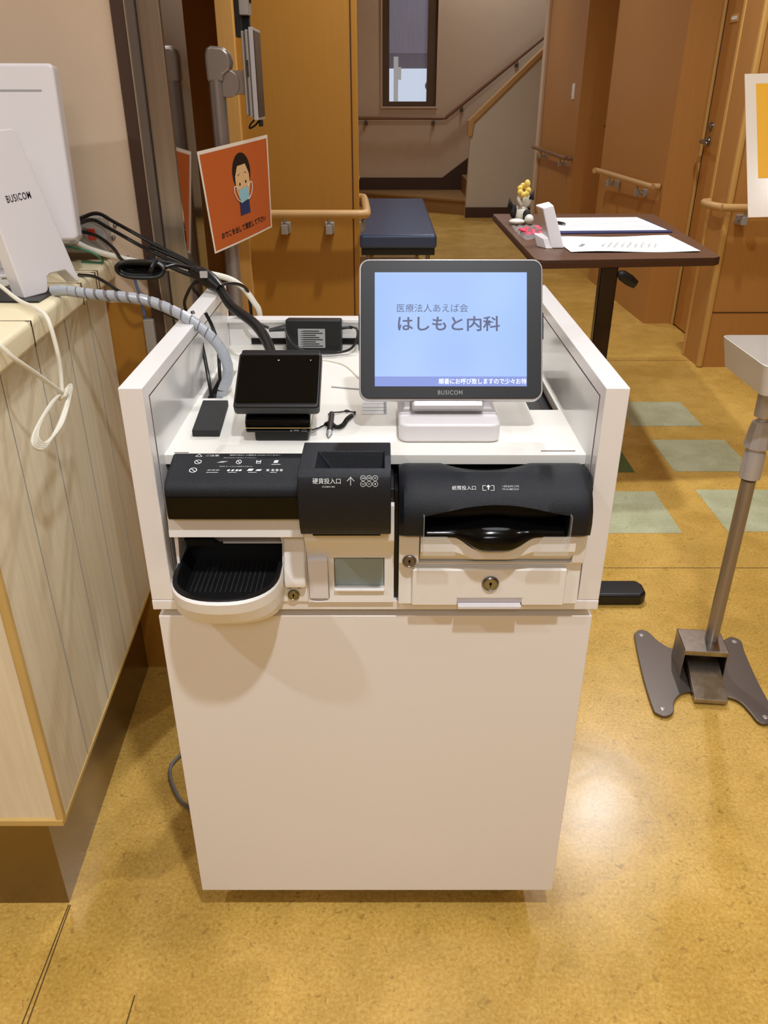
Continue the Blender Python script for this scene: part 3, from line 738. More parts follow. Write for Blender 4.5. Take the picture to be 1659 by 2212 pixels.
# warning label on the left cover
lc = [o_ for o_ in cu.children if o_.name.startswith('left_cover')][0]
Fr = frame((-.1700, .8755, .83), (1, 0, 0), (0, .97, .2))
bm = prism(B(), rrect(-.076, .077, -.016, .018, .003), 'z', 0, .0002)
decal(flat([(-.074, -.0155), (.076, -.0155), (.076, .017), (-.074, .017)], 0, 0), Fr, lc, 'label_plate', 'bezel', cu, .0002) if False else None
def ringmark(x, y, r):
    bm = B(); v1 = [bm.verts.new((x + r * math.cos(t_ * math.pi / 12), y + r * math.sin(t_ * math.pi / 12), 0)) for t_ in range(24)]
    v2 = [bm.verts.new((x + r * .78 * math.cos(t_ * math.pi / 12), y + r * .78 * math.sin(t_ * math.pi / 12), 0)) for t_ in range(24)]
    for j in range(24): bm.faces.new((v1[j], v1[(j + 1) % 24], v2[(j + 1) % 24], v2[j]))
    q = r * .7
    bm.faces.new([bm.verts.new(p) for p in ((x - q, y + q - .0007, 0), (x - q + .0007, y + q, 0), (x + q, y - q + .0007, 0), (x + q - .0007, y - q, 0))])
    return bm
a = [move(fitw(textbm('ご注意', .006), .016, .0034), -.040, .0210), move(fitw(textbm('異物や変形した硬貨を入れないでください', .004), .062, .0024), .012, .0218),
     move(fitw(textbm('次のものは入れないでください', .003), .040, .0017), -.006, .0165), move(fitw(textbm('紙幣やカードなどは使用できません', .003), .040, .0017), -.008, -.0012),
     ringmark(-.0555, .0080, .0044), ringmark(-.0585, -.0085, .0048)]
tr = [(-.0605, .0190), (-.0565, .0240), (-.0525, .0190)]
for (p, q) in ((tr[0], tr[1]), (tr[1], tr[2]), (tr[0], tr[2])):
    d = Vector((q[0] - p[0], q[1] - p[1])); nn = Vector((-d.y, d.x)).normalized() * .00035
    bm = B(); bm.faces.new([bm.verts.new((x_, y_, 0)) for x_, y_ in ((p[0] - nn.x, p[1] - nn.y), (q[0] - nn.x, q[1] - nn.y), (q[0] + nn.x, q[1] + nn.y), (p[0] + nn.x, p[1] + nn.y))]); a.append(bm)
def quad(x0, x1, y0, y1, sk_=0):
    bm = B(); bm.faces.new([bm.verts.new(p) for p in ((x0, y0, 0), (x1, y0, 0), (x1 + sk_, y1, 0), (x0 + sk_, y1, 0))]); return bm
a0_ = a; a = []
a += [quad(-.033, -.025, .0045, .0052, .003), quad(-.030, -.022, .006, .0066, .003), ringmark(-.006, .0055, .0034), quad(.015, .0158, .003, .0085), quad(.020, .0208, .003, .0085), quad(.015, .0208, .003, .0037),
      quad(.0155, .0205, .0055, .007), quad(.036, .041, .004, .0082, .0012), quad(.034, .045, .0012, .0019)]
for x in (-.042, -.037, -.032): a.append(quad(x, x + .0035, -.0065, -.0055, .002))
for x in (-.018, -.013, -.008, -.004): a.append(quad(x, x + .003, -.0075, -.0050, .001))
a += [quad(.006, .012, -.0072, -.0038, .002), quad(.016, .022, -.0072, -.0048, .002)]
for x in (.031, .037, .042, .047): a.append(ringmark(x, -.006, .0018))
for x0, x1 in ((-.042, -.028), (-.016, -.006), (.008, .018), (.034, .042)): a.append(quad(x0, x1, -.0098, -.0092))
for b_ in a:
    for v in b_.verts: v.co.y = v.co.y * 1.25 + (.0010 if v.co.y > 0 else -.0010)
a = a0_ + a
decal(merge(a), Fr, lc, 'printing', 'print_w', cu)

# ================================================================== BILL UNIT
bu = thing('banknote_changer', 'white and black banknote machine with clear guards on the right of the kiosk shelf', 'cash machine', (.13, .88, .6335))
bm = B(); prism(bm, [(.856, .6345), (1.15, .6345), (1.15, .78), (.852, .78), (.846, .745), (.850, .70), (.858, .693)], 'x', .0185, .2485)
bb = obj('lower_body', bm, 'white_pl', bu, bevel=.003, seg=2)
cut(bb, [bxo(.0435, .2335, .80, .888, .6985, .79)])
# drawer front under the mouth with the scooped lip
bm = B()
def lip(x):
    d = abs(x - .134); return max(0.0, min(1.0, (0.052 - d) / .032)) if d < .052 else 0
xs = [.0445 + (.2325 - .0445) * i / 40 for i in range(41)]
R = []
for x in xs:
    s_ = lip(x); s_ = s_ * s_ * (3 - 2 * s_)
    R.append([(x, .880, .7000), (x, .858, .7005), (x, .841, .7205 - .010 * s_), (x, .838, .7235 - .010 * s_), (x, .838, .744 - .018 * s_), (x, .850, .745 - .018 * s_), (x, .880, .745 - .018 * s_)])
loft(bm, R)
obj('drawer_front', bm, 'white_pl', bu, smooth='auto')
# cash door
cd = obj('cash_door', bxo(.0355, .2295, .849, .858, .6365, .6905), 'white_pl', bu, bevel=.002)
cut(cd, [bxo(.0935, .176, .84, .8555, .6325, .6475)])
for p in cd.data.polygons: p.use_smooth = False
obj('handle_notch', merge([bxo(.0935, .176, .8552, .8558, .637, .6475), bxo(.0945, .175, .8450, .8556, .6345, .6378)]), 'white_pl2', cd)
keylock(.134, .849, .6705, .0095, cd, 'chrome')
keylock(.0315, .850, .7035, .0078, bu, 'plate')
bm = merge([xf(fitw(textbm('運用 操作', .006, off=.00008), .014, .0026), Matrix.Translation((.0325, .8495, .7165)) @ Matrix.Rotation(math.radians(90), 4, 'X'))])
obj('key_lettering', bm, 'print_k', bu)
# black cover with a wide mouth
prof = [(.912, .800), (.905, .8115), (.890, .8155), (.872, .8145), (.852, .806), (.840, .795), (.832, .782), (.829, .766), (.831, .750), (.838, .7445), (.912, .7445)]
R = []
for i in range(41):
    x = .018 + (.248 - .018) * i / 40
    e = min(x - .018, .248 - x); tk = max(0, 1 - e / .012); dr = .010 * (1 - math.sqrt(max(0, 1 - tk * tk)))
    sc = max(0, 1 - ((x - .125) / .055) ** 2) * .014 if abs(x - .125) < .055 else 0
    row = []
    for j, (y, z) in enumerate(prof):
        yy_, zz_ = y, z
        if y > .885 and z > .79: yy_ = y - sc * (1 if j < 3 else 0); zz_ = z - sc * .25
        if 0 < j < 9: zz_ -= dr * .3
        row.append((x, yy_ + (dr * .6 if 3 < j < 10 else 0), zz_))
    R.append(row)
bc = obj('top_cover', loft(B(), R), 'black_tex', bu, smooth='auto')
bc.data.materials.append(M['black'])
mouth = [(.0475, .7385), (.0475, .7755)] + [(.0475 + .172 * i / 14, .7755 + .013 * math.sin(math.pi * i / 14)) for i in range(1, 14)] + [(.2195, .7765), (.2195, .7385)]
cut(bc, [prism(B(), mouth, 'y', .80, .8925)])
bmx = bmesh.new(); bmx.from_mesh(bc.data)
for f in bmx.faces: f.smooth = True
for e in bmx.edges:
    if len(e.link_faces) == 2 and e.calc_face_angle(0) > math.radians(30): e.smooth = False
bmx.to_mesh(bc.data); bmx.free()
obj('mouth_back', bxo(.046, .221, .889, .8915, .738, .792), 'void', bu)
# lower jaw with bulging glossy lip
bm = B(); R = []
for i in range(49):
    x = .0482 + (.2188 - .0482) * i / 48; d = (x - .134) / .044
    g = math.exp(-d * d * 1.6); g2 = math.exp(-(d * 1.25) ** 4)
    zt = .7595 + .004 * g; 
    R.append([(x, .888, zt), (x, .862, zt - .0005), (x, .848 - .004 * g2, .758 + .005 * g), (x, .836 - .012 * g2, .752 + .003 * g), (x, .832 - .013 * g2, .747 - .010 * g2), (x, .838 - .008 * g2, .7445 - .017 * g2), (x, .862, .7445 - .014 * g2), (x, .888, .744)])
loft(bm, R)
obj('bill_lip', bm, 'black_gl', bu, smooth=True)
bm = B(); R = []
for i in range(25):
    x = .096 + .076 * i / 24; g = math.cos((x - .134) / .076 * math.pi)
    R.append([(x, .856, .7235 - .008 * g), (x, .8372, .7235 - .008 * g), (x, .8370, .7205 - .013 * g), (x, .856, .716 - .010 * g)])
# clear guards
for xa, xb, sg in ((.0465, .085, 1), (.221, .179, -1)):
    g = obj('clear_guard', B(), 'acrylic', bu)
    bm = B(); th = .0012 * sg
    x0, x1 = sorted((xa, xb))
    pts = [(x0, .727), (x1, .727), (x1, .738), (x1 - .010 if sg > 0 else x1, .7525), (x0 if sg > 0 else x0 + .010, .7525), (x0, .738)]
    prism(bm, pts, 'y', .8225, .8237)
    a0, a1 = sorted((xa, xa + th)); box(bm, a0, a1, .8225, .87, .730, .7785)
    bmesh.ops.translate(bm, verts=bm.verts, vec=-bu.location); bmesh.ops.recalc_face_normals(bm, faces=bm.faces); bm.to_mesh(g.data); bm.free()
    g['label'] = 'clear acrylic bill guard'
obj('rear_housing', bxo(.0185, .2485, .895, 1.2, .755, .798), 'black', bu, bevel=.001)
obj('rear_housing', bxo(.2375, .2515, .862, 1.2, .70, .7985), 'black', bu, bevel=.001)
Fr = frame((.1165, .848, .806), (1, 0, 0), (0, .75, .66))
a = [move(fitw(textbm('紙幣投入口', .01), .028, .0055), -.022, 0), move(fitw(textbm('一万円 五千円 二千円', .004), .020, .0026), .033, .0018), move(fitw(textbm('千円 のみ 使用できます', .004), .020, .0024), .033, -.0018)]
for (x0, x1, y0, y1) in ((0, .0042, .0026, .0032), (.0098, .014, .0026, .0032), (0, .0006, -.003, .0032), (.0134, .014, -.003, .0032), (0, .0045, -.0035, -.003), (.0095, .014, -.0035, -.003), (.0064, .0076, -.0025, .0015)):
    a.append(quad(x0, x1, y0, y1))
bm = B(); bm.faces.new([bm.verts.new(p) for p in ((.0045, .001, 0), (.0095, .001, 0), (.007, .0042, 0))]); a.append(bm)
decal(merge(a), Fr, bc, 'printing', 'print_w', bu, .0008)
tag(obj('dark_gap_strip', bxo(.0132, .0175, .872, 1.0, .6345, .79), 'black'), 'narrow black strip standing in for the dark gap between the two cash machines', 'strip')  # black strip put in for the dark gap between the machines

# ================================================================== MONITOR
mo = thing('customer_display', 'monitor with lit blue clinic screen on a white stand, right side of the deck', 'monitor', (.084, 1.02, .82))
th = math.radians(27.8)
Fm = Matrix(((1, 0, 0), (0, math.sin(th), -math.cos(th)), (0, math.cos(th), math.sin(th)))).to_4x4(); Fm.translation = Vector((.0864, 1.021, .9475))
obj('rear_shell', xf(prism(B(), rrect(-.1187, .1187, -.0915, .0915, .013), 'z', -.016, -.0005), Fm), 'silver_pl', mo, bevel=.003, seg=3)
obj('bezel', xf(prism(B(), rrect(-.1163, .1163, -.0890, .0892, .0115), 'z', -.0006, .0012), Fm), 'bezel', mo, bevel=.0008)
sc = obj('screen', xf(flat(rrect(-.0983, .0975, -.0733, .0735, .0003), .0012, .0002), Fm), 'screen', mo, label='lit pale blue screen')
ft = lambda s_, w_, h_, x, y, off=0: xf(move(fitw(textbm(s_, .02, off=off), w_, h_), x, y, .00155), Fm)
obj('heading_text', ft('医療法人あえば会', .0915, .0108, -.0240, .0275), 'scr_txt', sc)
obj('clinic_name', ft('はしもと内科', .1315, .0195, -.0028, .0075, off=.00035), 'scr_txt', sc)
obj('ticker_bar', xf(flat([(-.0983, -.0733), (.0975, -.0733), (.0975, -.0607), (-.0983, -.0607)], .0013, .0002), Fm), 'scr_bar', sc)
obj('ticker_text', ft('順番にお呼び致しますので少々お待', .113, .0072, .0405, -.0668), 'scr_w', sc)
obj('lettering', xf(move(fitw(textbm('BUSICOM', .01, off=.00008, spacing=1.15), .0315, .0056), -.0012, -.0812, .0014), Fm), 'print_g', mo, label='BUSICOM in light grey')
obj('edge_button', xf(merge([bxo(-.1193, -.1185, -.026, .020, -.006, -.0005), bxo(.1185, .1193, -.012, .022, -.006, -.0005)]), Fm), 'bezel', mo)
obj('neck', prism(B(), [(1.0, .862), (1.018, .875), (1.075, .90), (1.075, .83), (1.02, .83)], 'x', .042, .125), 'white_pl2', mo, bevel=.004)
obj('hinge_cover', prism(B(), [(.975, .858), (.99, .875), (1.02, .878), (1.03, .852), (.99, .846)], 'x', .036, .130), 'silver_pl', mo, bevel=.004)
obj('stand_base', merge([prism(B(), rrect(.0190, .1490, .948, 1.085, .012), 'z', .8205, .8455)]), 'white_pl2', mo, bevel=.004, seg=3)
obj('base_seam', prism(B(), [(.0195, .9855), (.1485, .9855), (.1485, .9863), (.0195, .9863)], 'z', .8452, .8459), 'line_g', mo)
obj('upper_base', loft(B(), [[(.022, .990, .8455), (.146, .990, .8455), (.146, 1.08, .8455), (.022, 1.08, .8455)], [(.026, 1.0, .851), (.142, 1.0, .851), (.142, 1.078, .851), (.026, 1.078, .851)]]), 'white_pl2', mo, bevel=.002)

# ================================================================== CARD TERMINAL
te = thing('card_terminal', 'small black payment terminal with tilted blank screen on the left of the deck', 'payment terminal', (-.138, 1.0, .82))
Ft2 = frame((-.1335, .982, .8945), (1, 0, 0), (0, .080, .047))
obj('screen_housing', xf(prism(B(), rrect(-.0555, .0525, -.046, .046, .005), 'z', -.016, 0), Ft2), 'black', te, bevel=.003, seg=3)
obj('screen_glass', xf(prism(B(), rrect(-.0525, .0495, -.040, .040, .003), 'z', 0, .0006), Ft2), 'black_gl', te)
obj('hood', xf(prism(B(), rrect(-.053, .050, .0425, .052, .003), 'z', -.012, -.002), Ft2), 'bezel', te, bevel=.001)
obj('status_light', xf(merge([flat(circ(.0385, .031, .0007, 8), .0006), flat(circ(-.003, .031, .0012, 8, .0007), .0006)]), Ft2), 'print_w', te)
obj('neck', bxo(-.172, -.098, .985, 1.03, .845, .885), 'black', te, bevel=.004)
obj('reader_body', prism(B(), [(.9480, .834), (.9480, .8490), (.956, .856), (1.04, .872), (1.04, .834)], 'x', -.1765, -.0935), 'black_gl', te, bevel=.003, seg=3)
obj('body_stripe', bxo(-.1770, -.0930, .9475, 1.03, .8405, .8412), 'bead', te, label='thin pale stripe')
obj('base', bxo(-.166, -.098, .955, 1.04, .8205, .834), 'black_mat', te, bevel=.002)
obj('printing', merge([xf(fitw(textbm('dynapos', .004), .012, .002), Matrix.Translation((-.114, .9697, .8375)) @ Matrix.Rotation(math.radians(90), 4, 'X')) if False else xf(merge([ringmark(0, 0, .0012), quad(.003, .010, -.0003, .0003), quad(.003, .010, .0010, .0013)]), Matrix.Translation((-.118, .9472, .8375)) @ Matrix.Rotation(math.radians(90), 4, 'X')),
     xf(merge([quad(0, .006, -.0012, -.0009), quad(0, .006, .0010, .0013), quad(0, .0003, -.0012, .0013), quad(.0057, .006, -.0012, .0013)]), Matrix.Translation((-.1045, .9472, .8375)) @ Matrix.Rotation(math.radians(90), 4, 'X'))]), 'print_g', te)

# stylus with coiled cord
t = thing('stylus_pen', 'black stylus with coiled cord lying between terminal and monitor', 'pen', (-.07, 1.02, .8215))
bm = tube(B(), [(-.0715, .962, .8235), (-.0713, .975, .8245)], lambda s_: .0012 + s_ * .0028, 10, 1)
obj('tip', bm, 'silver_pl', t, smooth='auto', label='grey tip')
obj('barrel', tube(B(), [(-.0713, .975, .8245), (-.0716, 1.0, .825), (-.0722, 1.040, .825)], .004, 12, 3), 'black', t, smooth='auto')
pts = []
for i in range(150):
    s_ = i / 149; base = smoothpts([(-.078, 1.0, .825), (-.072, 1.006, .825), (-.063, .992, .8245), (-.055, 1.000, .8245), (-.050, 1.022, .8245), (-.044, 1.036, .8245)], 30)
    p = base[min(int(s_ * (len(base) - 1)), len(base) - 1)]; a_ = i * 1.05
    pts.append((p.x + .0024 * math.cos(a_), p.y, p.z + .0024 * math.sin(a_)))
obj('coiled_cord', tube(B(), pts, .0010, 5, 1), 'cable_b', t)
obj('cord_loop', tube(B(), [(-.095, .985, .8235), (-.086, .996, .8225), (-.078, 1.0, .825)], .0012, 6), 'cable_b', t)
obj('cord_loop', tube(B(), [(-.044, 1.036, .8245), (-.04, 1.052, .822), (-.052, 1.058, .822), (-.062, 1.055, .822), (-.070, 1.048, .824), (-.077, 1.044, .823), (-.073, 1.035, .823)], .0010, 6), 'cable_b', t)
obj('cord_bead', merge([ball(B(), (-.052, 1.058, .8225), .004, .002, .002), ball(B(), (-.041, 1.052, .8225), .002)]), 'black', t)

# power adapter
t = thing('power_adapter', 'black power adapter brick with white label standing against the kiosk back panel', 'power adapter', (-.12, 1.37, .82))
Fa = frame((-.121, 1.348, .8205), (1, -.02, 0), (0, .16, 1))
obj('brick', xf(prism(B(), rrect(-.048, .048, 0, .056, .004), 'z', -.032, 0), Fa), 'black', t, bevel=.004, seg=3)
obj('rating_label', xf(flat([(-.0265, .008), (.020, .008), (.020, .040), (-.0265, .040)], .0001), Fa), 'print_g', t)
a = [flat([(-.024, .010 + i * .0036), (.016 - (i % 3) * .006, .010 + i * .0036), (.016 - (i % 3) * .006, .0118 + i * .0036), (-.016, .0118 + i * .0036)], .0005, .0001) for i in range(8)]
obj('label_print', xf(merge(a), Fa), 'black_mat', t)
obj('strain_relief', xf(tube(B(), [(.048, .042, -.015), (.058, .042, -.015), (.066, .040, -.015)], lambda s_: .005 - .003 * s_, 8, 2), Fa), 'black', t, smooth='auto')
obj('strain_relief', xf(tube(B(), [(-.048, .040, -.015), (-.062, .038, -.015), (-.078, .036, -.012)], lambda s_: .006 - .003 * s_, 8, 2), Fa), 'black', t, smooth='auto')
obj('output_lead', tube(B(), [(-.058, 1.365, .862), (-.047, 1.36, .858), (-.046, 1.35, .845), (-.058, 1.335, .830), (-.09, 1.325, .826), (-.13, 1.325, .829), (-.155, 1.33, .842), (-.168, 1.345, .862)], .0022, 8), 'cable_b', t, smooth='auto')
obj('input_lead', tube(B(), [(-.198, 1.362, .860), (-.215, 1.365, .866), (-.232, 1.37, .872), (-.25, 1.39, .875), (-.262, 1.40, .874)], .003, 8), 'cable_b', t, smooth='auto')
tag(obj('white_wire', tube(B(), [(-.238, 1.34, .8215), (-.20, 1.30, .8215), (-.13, 1.31, .8215), (-.07, 1.28, .8215), (-.04, 1.21, .8215), (-.02, 1.17, .8215)], .0013, 6), 'cable_w', smooth='auto'), 'thin white wire lying across the deck behind the terminal', 'wire')
tag(obj('grey_wire', tube(B(), [(-.08, 1.165, .8213), (-.04, 1.155, .8213), (.0, 1.15, .8213)], .001, 6), 'line_g', smooth='auto'), 'thin grey wire on the deck running under the monitor', 'wire')

# ================================================================== CABLES
sp = smoothpts([(-.492, 1.21, .956), (-.467, 1.2, .9575), (-.43, 1.19, .955), (-.384, 1.175, .955), (-.341, 1.165, .951), (-.3, 1.155, .937), (-.268, 1.15, .918), (-.243, 1.145, .893), (-.231, 1.14, .868), (-.2305, 1.135, .846), (-.240, 1.13, .822), (-.252, 1.135, .770)], 10)
t = thing('spiral_wrapped_hose', 'grey spiral wrapped cable hose arching from the leaning housing into the left deck hole', 'hose', (-.49, 1.21, .956))
obj('hose_core', tube(B(), sp, .0068, 14, 1), 'cable_g', t, smooth='auto')
def wrap(path, r, turns, wd, th_):
    bm = B(); n = turns * 16; L = len(path) - 1; prev = None; up = None
    P = []
    for i in range(n + 1):
        f = i / n * L; a = int(min(f, L - 1)); q = path[a].lerp(path[a + 1], f - a); tt = (path[a + 1] - path[a]).normalized()
        up = tt.orthogonal().normalized() if up is None else (up - tt * up.dot(tt)).normalized()
        s_ = tt.cross(up); an = i * 2 * math.pi / 16
        d = up * math.cos(an) + s_ * math.sin(an)
        row = [bm.verts.new(q + d * r - tt * wd), bm.verts.new(q + d * (r + th_) - tt * wd), bm.verts.new(q + d * (r + th_) + tt * wd), bm.verts.new(q + d * r + tt * wd)]
        if prev:
            for j in range(4): bm.faces.new((prev[j], prev[(j + 1) % 4], row[(j + 1) % 4], row[j]))
        prev = row
    return bm
obj('spiral_band', wrap(sp, .0070, 29, .0062, .0009), 'spiral', t, label='translucent spiral wrap')
bm = B()
base = [(-.546, 1.48, 1.01), (-.505, 1.46, 1.022), (-.472, 1.45, 1.008), (-.397, 1.42, .975), (-.337, 1.39, .957), (-.293, 1.36, .944), (-.269, 1.33, .932), (-.243, 1.28, .916), (-.195, 1.2, .908), (-.166, 1.13, .895), (-.146, 1.05, .875)]
t = thing('black_cable_bundle', 'thick bundle of glossy black cables hanging from the wall to the back of the terminal', 'cables', base[0])
offs = [(0, 0), (.005, .003), (-.004, .004), (.002, -.005), (-.005, -.003)]
for i, (a, b) in enumerate(offs):
    pts = []
    for j, p in enumerate(base[(3 if i > 1 else 0):]):
        jj = j + (3 if i > 1 else 0)
        s_ = 1.0 if jj > 4 else (2.4 if i else .3)
        pts.append((p[0] + a * s_ * .6, p[1] + b * s_, p[2] + b * s_ * .8 + (.004 if jj < 4 and i == 1 else 0)))
    obj('cable', tube(B(), pts, .0033, 8, 6), 'cable_b', t, smooth='auto')
obj('cable_sleeve', tube(B(), [(-.325, 1.383, .952), (-.305, 1.370, .947), (-.285, 1.350, .939), (-.268, 1.33, .932)], lambda s_: .008 + .006 * math.sin(math.pi * s_), 12, 4), 'cable_b', t, smooth='auto')
obj('tie_tag', bxo(-.302, -.290, 1.340, 1.345, .948, .958), 'silver_pl', t)
obj('cable', tube(B(), [(-.547, 1.48, 1.002), (-.505, 1.47, .994), (-.473, 1.45, .977), (-.452, 1.42, .963), (-.426, 1.4, .957), (-.386, 1.4, .964), (-.319, 1.38, .955), (-.284, 1.35, .941)], .0030, 8), 'cable_b', t, smooth='auto')
for lb, pts in (('black cable looping low outside the rear left corner of the kiosk', [(-.316, 1.43, .80), (-.324, 1.425, .89), (-.332, 1.415, .913), (-.325, 1.40, .929), (-.3, 1.37, .935), (-.288, 1.35, .94)]),
                ('thin black cable curling left of the kiosk rear corner', [(-.289, 1.36, .94), (-.319, 1.37, .933), (-.337, 1.38, .911), (-.345, 1.39, .89), (-.338, 1.40, .864), (-.315, 1.425, .85)]),
                ('thin black cable dropping behind the kiosk, right of the bundle', [(-.276, 1.35, .935), (-.252, 1.39, .928), (-.240, 1.42, .911), (-.238, 1.43, .882), (-.238, 1.44, .80)]),
                ('thin black cable crossing the counter end below the coiled one', [(-.504, 1.35, .951), (-.468, 1.32, .954), (-.44, 1.3, .946), (-.416, 1.28, .938), (-.374, 1.3, .91), (-.345, 1.34, .88)]),
                ('black cable entering the left deck hole nearest the side panel', [(-.290, 1.21, .925), (-.282, 1.2, .908), (-.2725, 1.18, .871), (-.262, 1.15, .834), (-.258, 1.14, .79)]),
                ('black cable entering the left deck hole under the spiral hose', [(-.268, 1.20, .925), (-.260, 1.2, .905), (-.252, 1.19, .879), (-.249, 1.17, .846), (-.250, 1.165, .79)])):
    tag(obj('black_cable', tube(B(), pts, .0028, 8), 'cable_b', smooth='auto'), lb, 'cable', 'loose black cables behind the kiosk')
tag(obj('white_hose', tube(B(), [(-.555, 1.485, .985), (-.514, 1.46, .972), (-.442, 1.43, .960), (-.392, 1.42, .952), (-.345, 1.42, .945), (-.282, 1.425, .933), (-.251, 1.425, .917), (-.230, 1.425, .888), (-.222, 1.427, .864), (-.224, 1.43, .78)], .0052, 10), 'cable_w', smooth='auto'),
    'white cable arching from behind the display over to the back of the kiosk', 'cable')
t = thing('coiled_black_cable', 'black cable folded into a flat tied coil hanging off the counter end', 'cable', (-.39, 1.34, .965))
for i in range(9):
    pts = []
    for j in range(29):
        a_ = 2 * math.pi * j / 28
        pts.append((-.389 + (.0375 - .0013 * i) * math.copysign(abs(math.cos(a_)) ** .6, math.cos(a_)), 1.32 + .003 * (i - 4) + .002 * math.sin(a_ * 2 + i), .9675 + (.0125 - .00125 * i) * math.sin(a_) - .001 * math.cos(a_)))
    obj('loop', tube(B(), pts, .0036, 8, 1), 'cable_b', t, smooth='auto')
obj('tie', tube(B(), [(-.372, 1.305, .965), (-.368, 1.303, .972), (-.362, 1.31, .982)], .004, 8, 2), 'black', t)
obj('lead', tube(B(), [(-.352, 1.32, .968), (-.34, 1.34, .968), (-.325, 1.37, .958)], .003, 8), 'cable_b', t, smooth='auto')
# white cable hanging over the counter front
t = thing('white_cable', 'white cable hanging over the counter edge with a tied hank at its end', 'cable', (-.45, 1.06, .9))
obj('strand', tube(B(), [(-.62, 1.26, .975), (-.56, 1.187, .967), (-.52, 1.149, .955), (-.478, 1.103, .955), (-.455, 1.078, .946), (-.447, 1.069, .91), (-.446, 1.065, .879), (-.445, 1.054, .852)], .0030, 8), 'cable_w', t, smooth='auto')
obj('strand', tube(B(), [(-.50, .90, .955), (-.468, .94, .9515), (-.452, .952, .93), (-.446, .989, .899), (-.445, 1.03, .868), (-.445, 1.058, .848)], .0030, 8), 'cable_w', t, smooth='auto')
for i in range(4):
    d = .0028 * i
    obj('hank_loop', tube(B(), [(-.445 + d * .4, 1.059, .846), (-.444, 1.077 + d, .852), (-.441, 1.064 + d, .843), (-.438 + d * .3, 1.005 + d, .822), (-.438, .955 + d * 1.5, .813 + d * .3), (-.439, .930 + d * 2.2, .820), (-.442, .930 + d * 2, .832), (-.444, .963 + d, .842), (-.445, 1.01, .850 - d * .3), (-.446, 1.05, .851)], .0021, 7), 'cable_w', t, smooth='auto')
obj('tie', tube(B(), [(-.450, 1.052, .842), (-.440, 1.050, .848), (-.438, 1.056, .856)], .003, 7, 2), 'cable_w', t)
tag(obj('floor_cable', tube(B(), [(-.36, 1.30, .004), (-.40, 1.26, .004), (-.43, 1.21, .004), (-.432, 1.182, .004), (-.42, 1.15, .004), (-.395, 1.11, .004), (-.365, 1.085, .004), (-.32, 1.07, .005), (-.24, 1.09, .005)], .0035, 8), 'cable_g', smooth='auto'), 'grey cable curling on the floor left of the kiosk', 'cable')

# ================================================================== STAND WITH TABLET AND SIGN
tb = thing('thermometer_stand', 'grey metal pole stand with a hooked top, holding the tablet and the orange sign', 'stand', (-.323, 1.725, 0))
obj('pole', tube(B(), [(-.318, 1.725, .02), (-.318, 1.725, 1.268)], .0155, 20, 1), 'pole', tb, smooth='auto')
bm = B(); R = []
prism(bm, [(-.334, 1.245), (-.3345, 1.278), (-.331, 1.290), (-.322, 1.294), (-.300, 1.292), (-.289, 1.283), (-.285, 1.268), (-.288, 1.255), (-.302, 1.246), (-.302, 1.235), (-.334, 1.235)], 'y', 1.709, 1.741)
obj('pole_head', bm, 'pole', tb, bevel=.009, seg=4)
bm = B(); prism(bm, circ(-.297, 1.232, .024, 28), 'y', 1.716, 1.73); prism(bm, [(-.297, 1.254), (-.262, 1.254), (-.262, 1.212), (-.272, 1.214), (-.285, 1.212)], 'y', 1.718, 1.728)
obj('bracket_arm', bm, 'pole', tb, bevel=.002)
obj('floor_plate', prism(B(), rrect(-.43, -.21, 1.68, 1.90, .03), 'z', .0, .012), 'plate', tb, bevel=.003)
ta = thing('tablet_device', 'slim silver tablet seen edge-on, bracketed to the grey pole', 'tablet', (-.25, 1.725, 1.25))
Fq = frame((-.248, 1.722, 1.245), (.88, .48, 0), (0, .03, 1))
for nm, z0, z1, x0, x1, y0, y1, m_ in (('back_shell', -.0, .0, -.02, -.016, -.066, .072, 'alu'), ('middle_shell', 0, 0, -.013, -.008, -.070, .074, 'alu'), ('front_bezel', 0, 0, -.006, .002, -.075, .078, 'silver_pl')):
    bm = bxo(-.262 + (x0 + .02), -.262 + (x1 + .02), 1.70, 1.80, 1.245 + y0, 1.245 + y1)
    obj(nm, bm, m_, ta, bevel=.001)
obj('filler', bxo(-.2605, -.243, 1.703, 1.797, 1.178, 1.315), 'plate', ta)
obj('screen', bxo(-.2402, -.2390, 1.708, 1.793, 1.175, 1.318), 'black_gl', ta)
bm = B()
for i in range(14): box(bm, -.2555, -.2515, 1.6990, 1.7005, 1.243 + i * .002, 1.244 + i * .002)
obj('speaker_holes', bm, 'void', ta)
obj('charging_lead', tube(B(), [(-.243, 1.74, 1.170), (-.252, 1.735, 1.160), (-.262, 1.73, 1.155), (-.26, 1.73, 1.162), (-.25, 1.735, 1.172)], .0018, 7), 'cable_b', ta, smooth='auto')
obj('charging_plug', bxo(-.245, -.237, 1.735, 1.745, 1.158, 1.170), 'black', ta, bevel=.001)
tm = thing('thermometer_module', 'grey and black sensor module above the silver tablet at the top of the picture', 'sensor', (-.26, 1.74, 1.31))
obj('black_arm', prism(B(), rrect(-.277, -.262, 1.308, 1.42, .003), 'y', 1.735, 1.75), 'black', tm, bevel=.002)
obj('grey_box', bxo(-.2665, -.2475, 1.725, 1.755, 1.343, 1.42), 'alu', tm, bevel=.002)
obj('joint', bxo(-.263, -.250, 1.735, 1.75, 1.312, 1.343), 'void', tm)
obj('lens', xf(lathe(B(), [(.006, 0), (.006, .002), (.003, .003), (0, .003)], n=16), Matrix.Translation((-.2475, 1.74, 1.368)) @ Matrix.Rotation(math.radians(90), 4, 'Y')), 'black_gl', tm)
sg = thing('orange_sign', 'orange laminated sign with a masked face, taped to the grey pole', 'sign', (-.29, 1.70, 1.0))
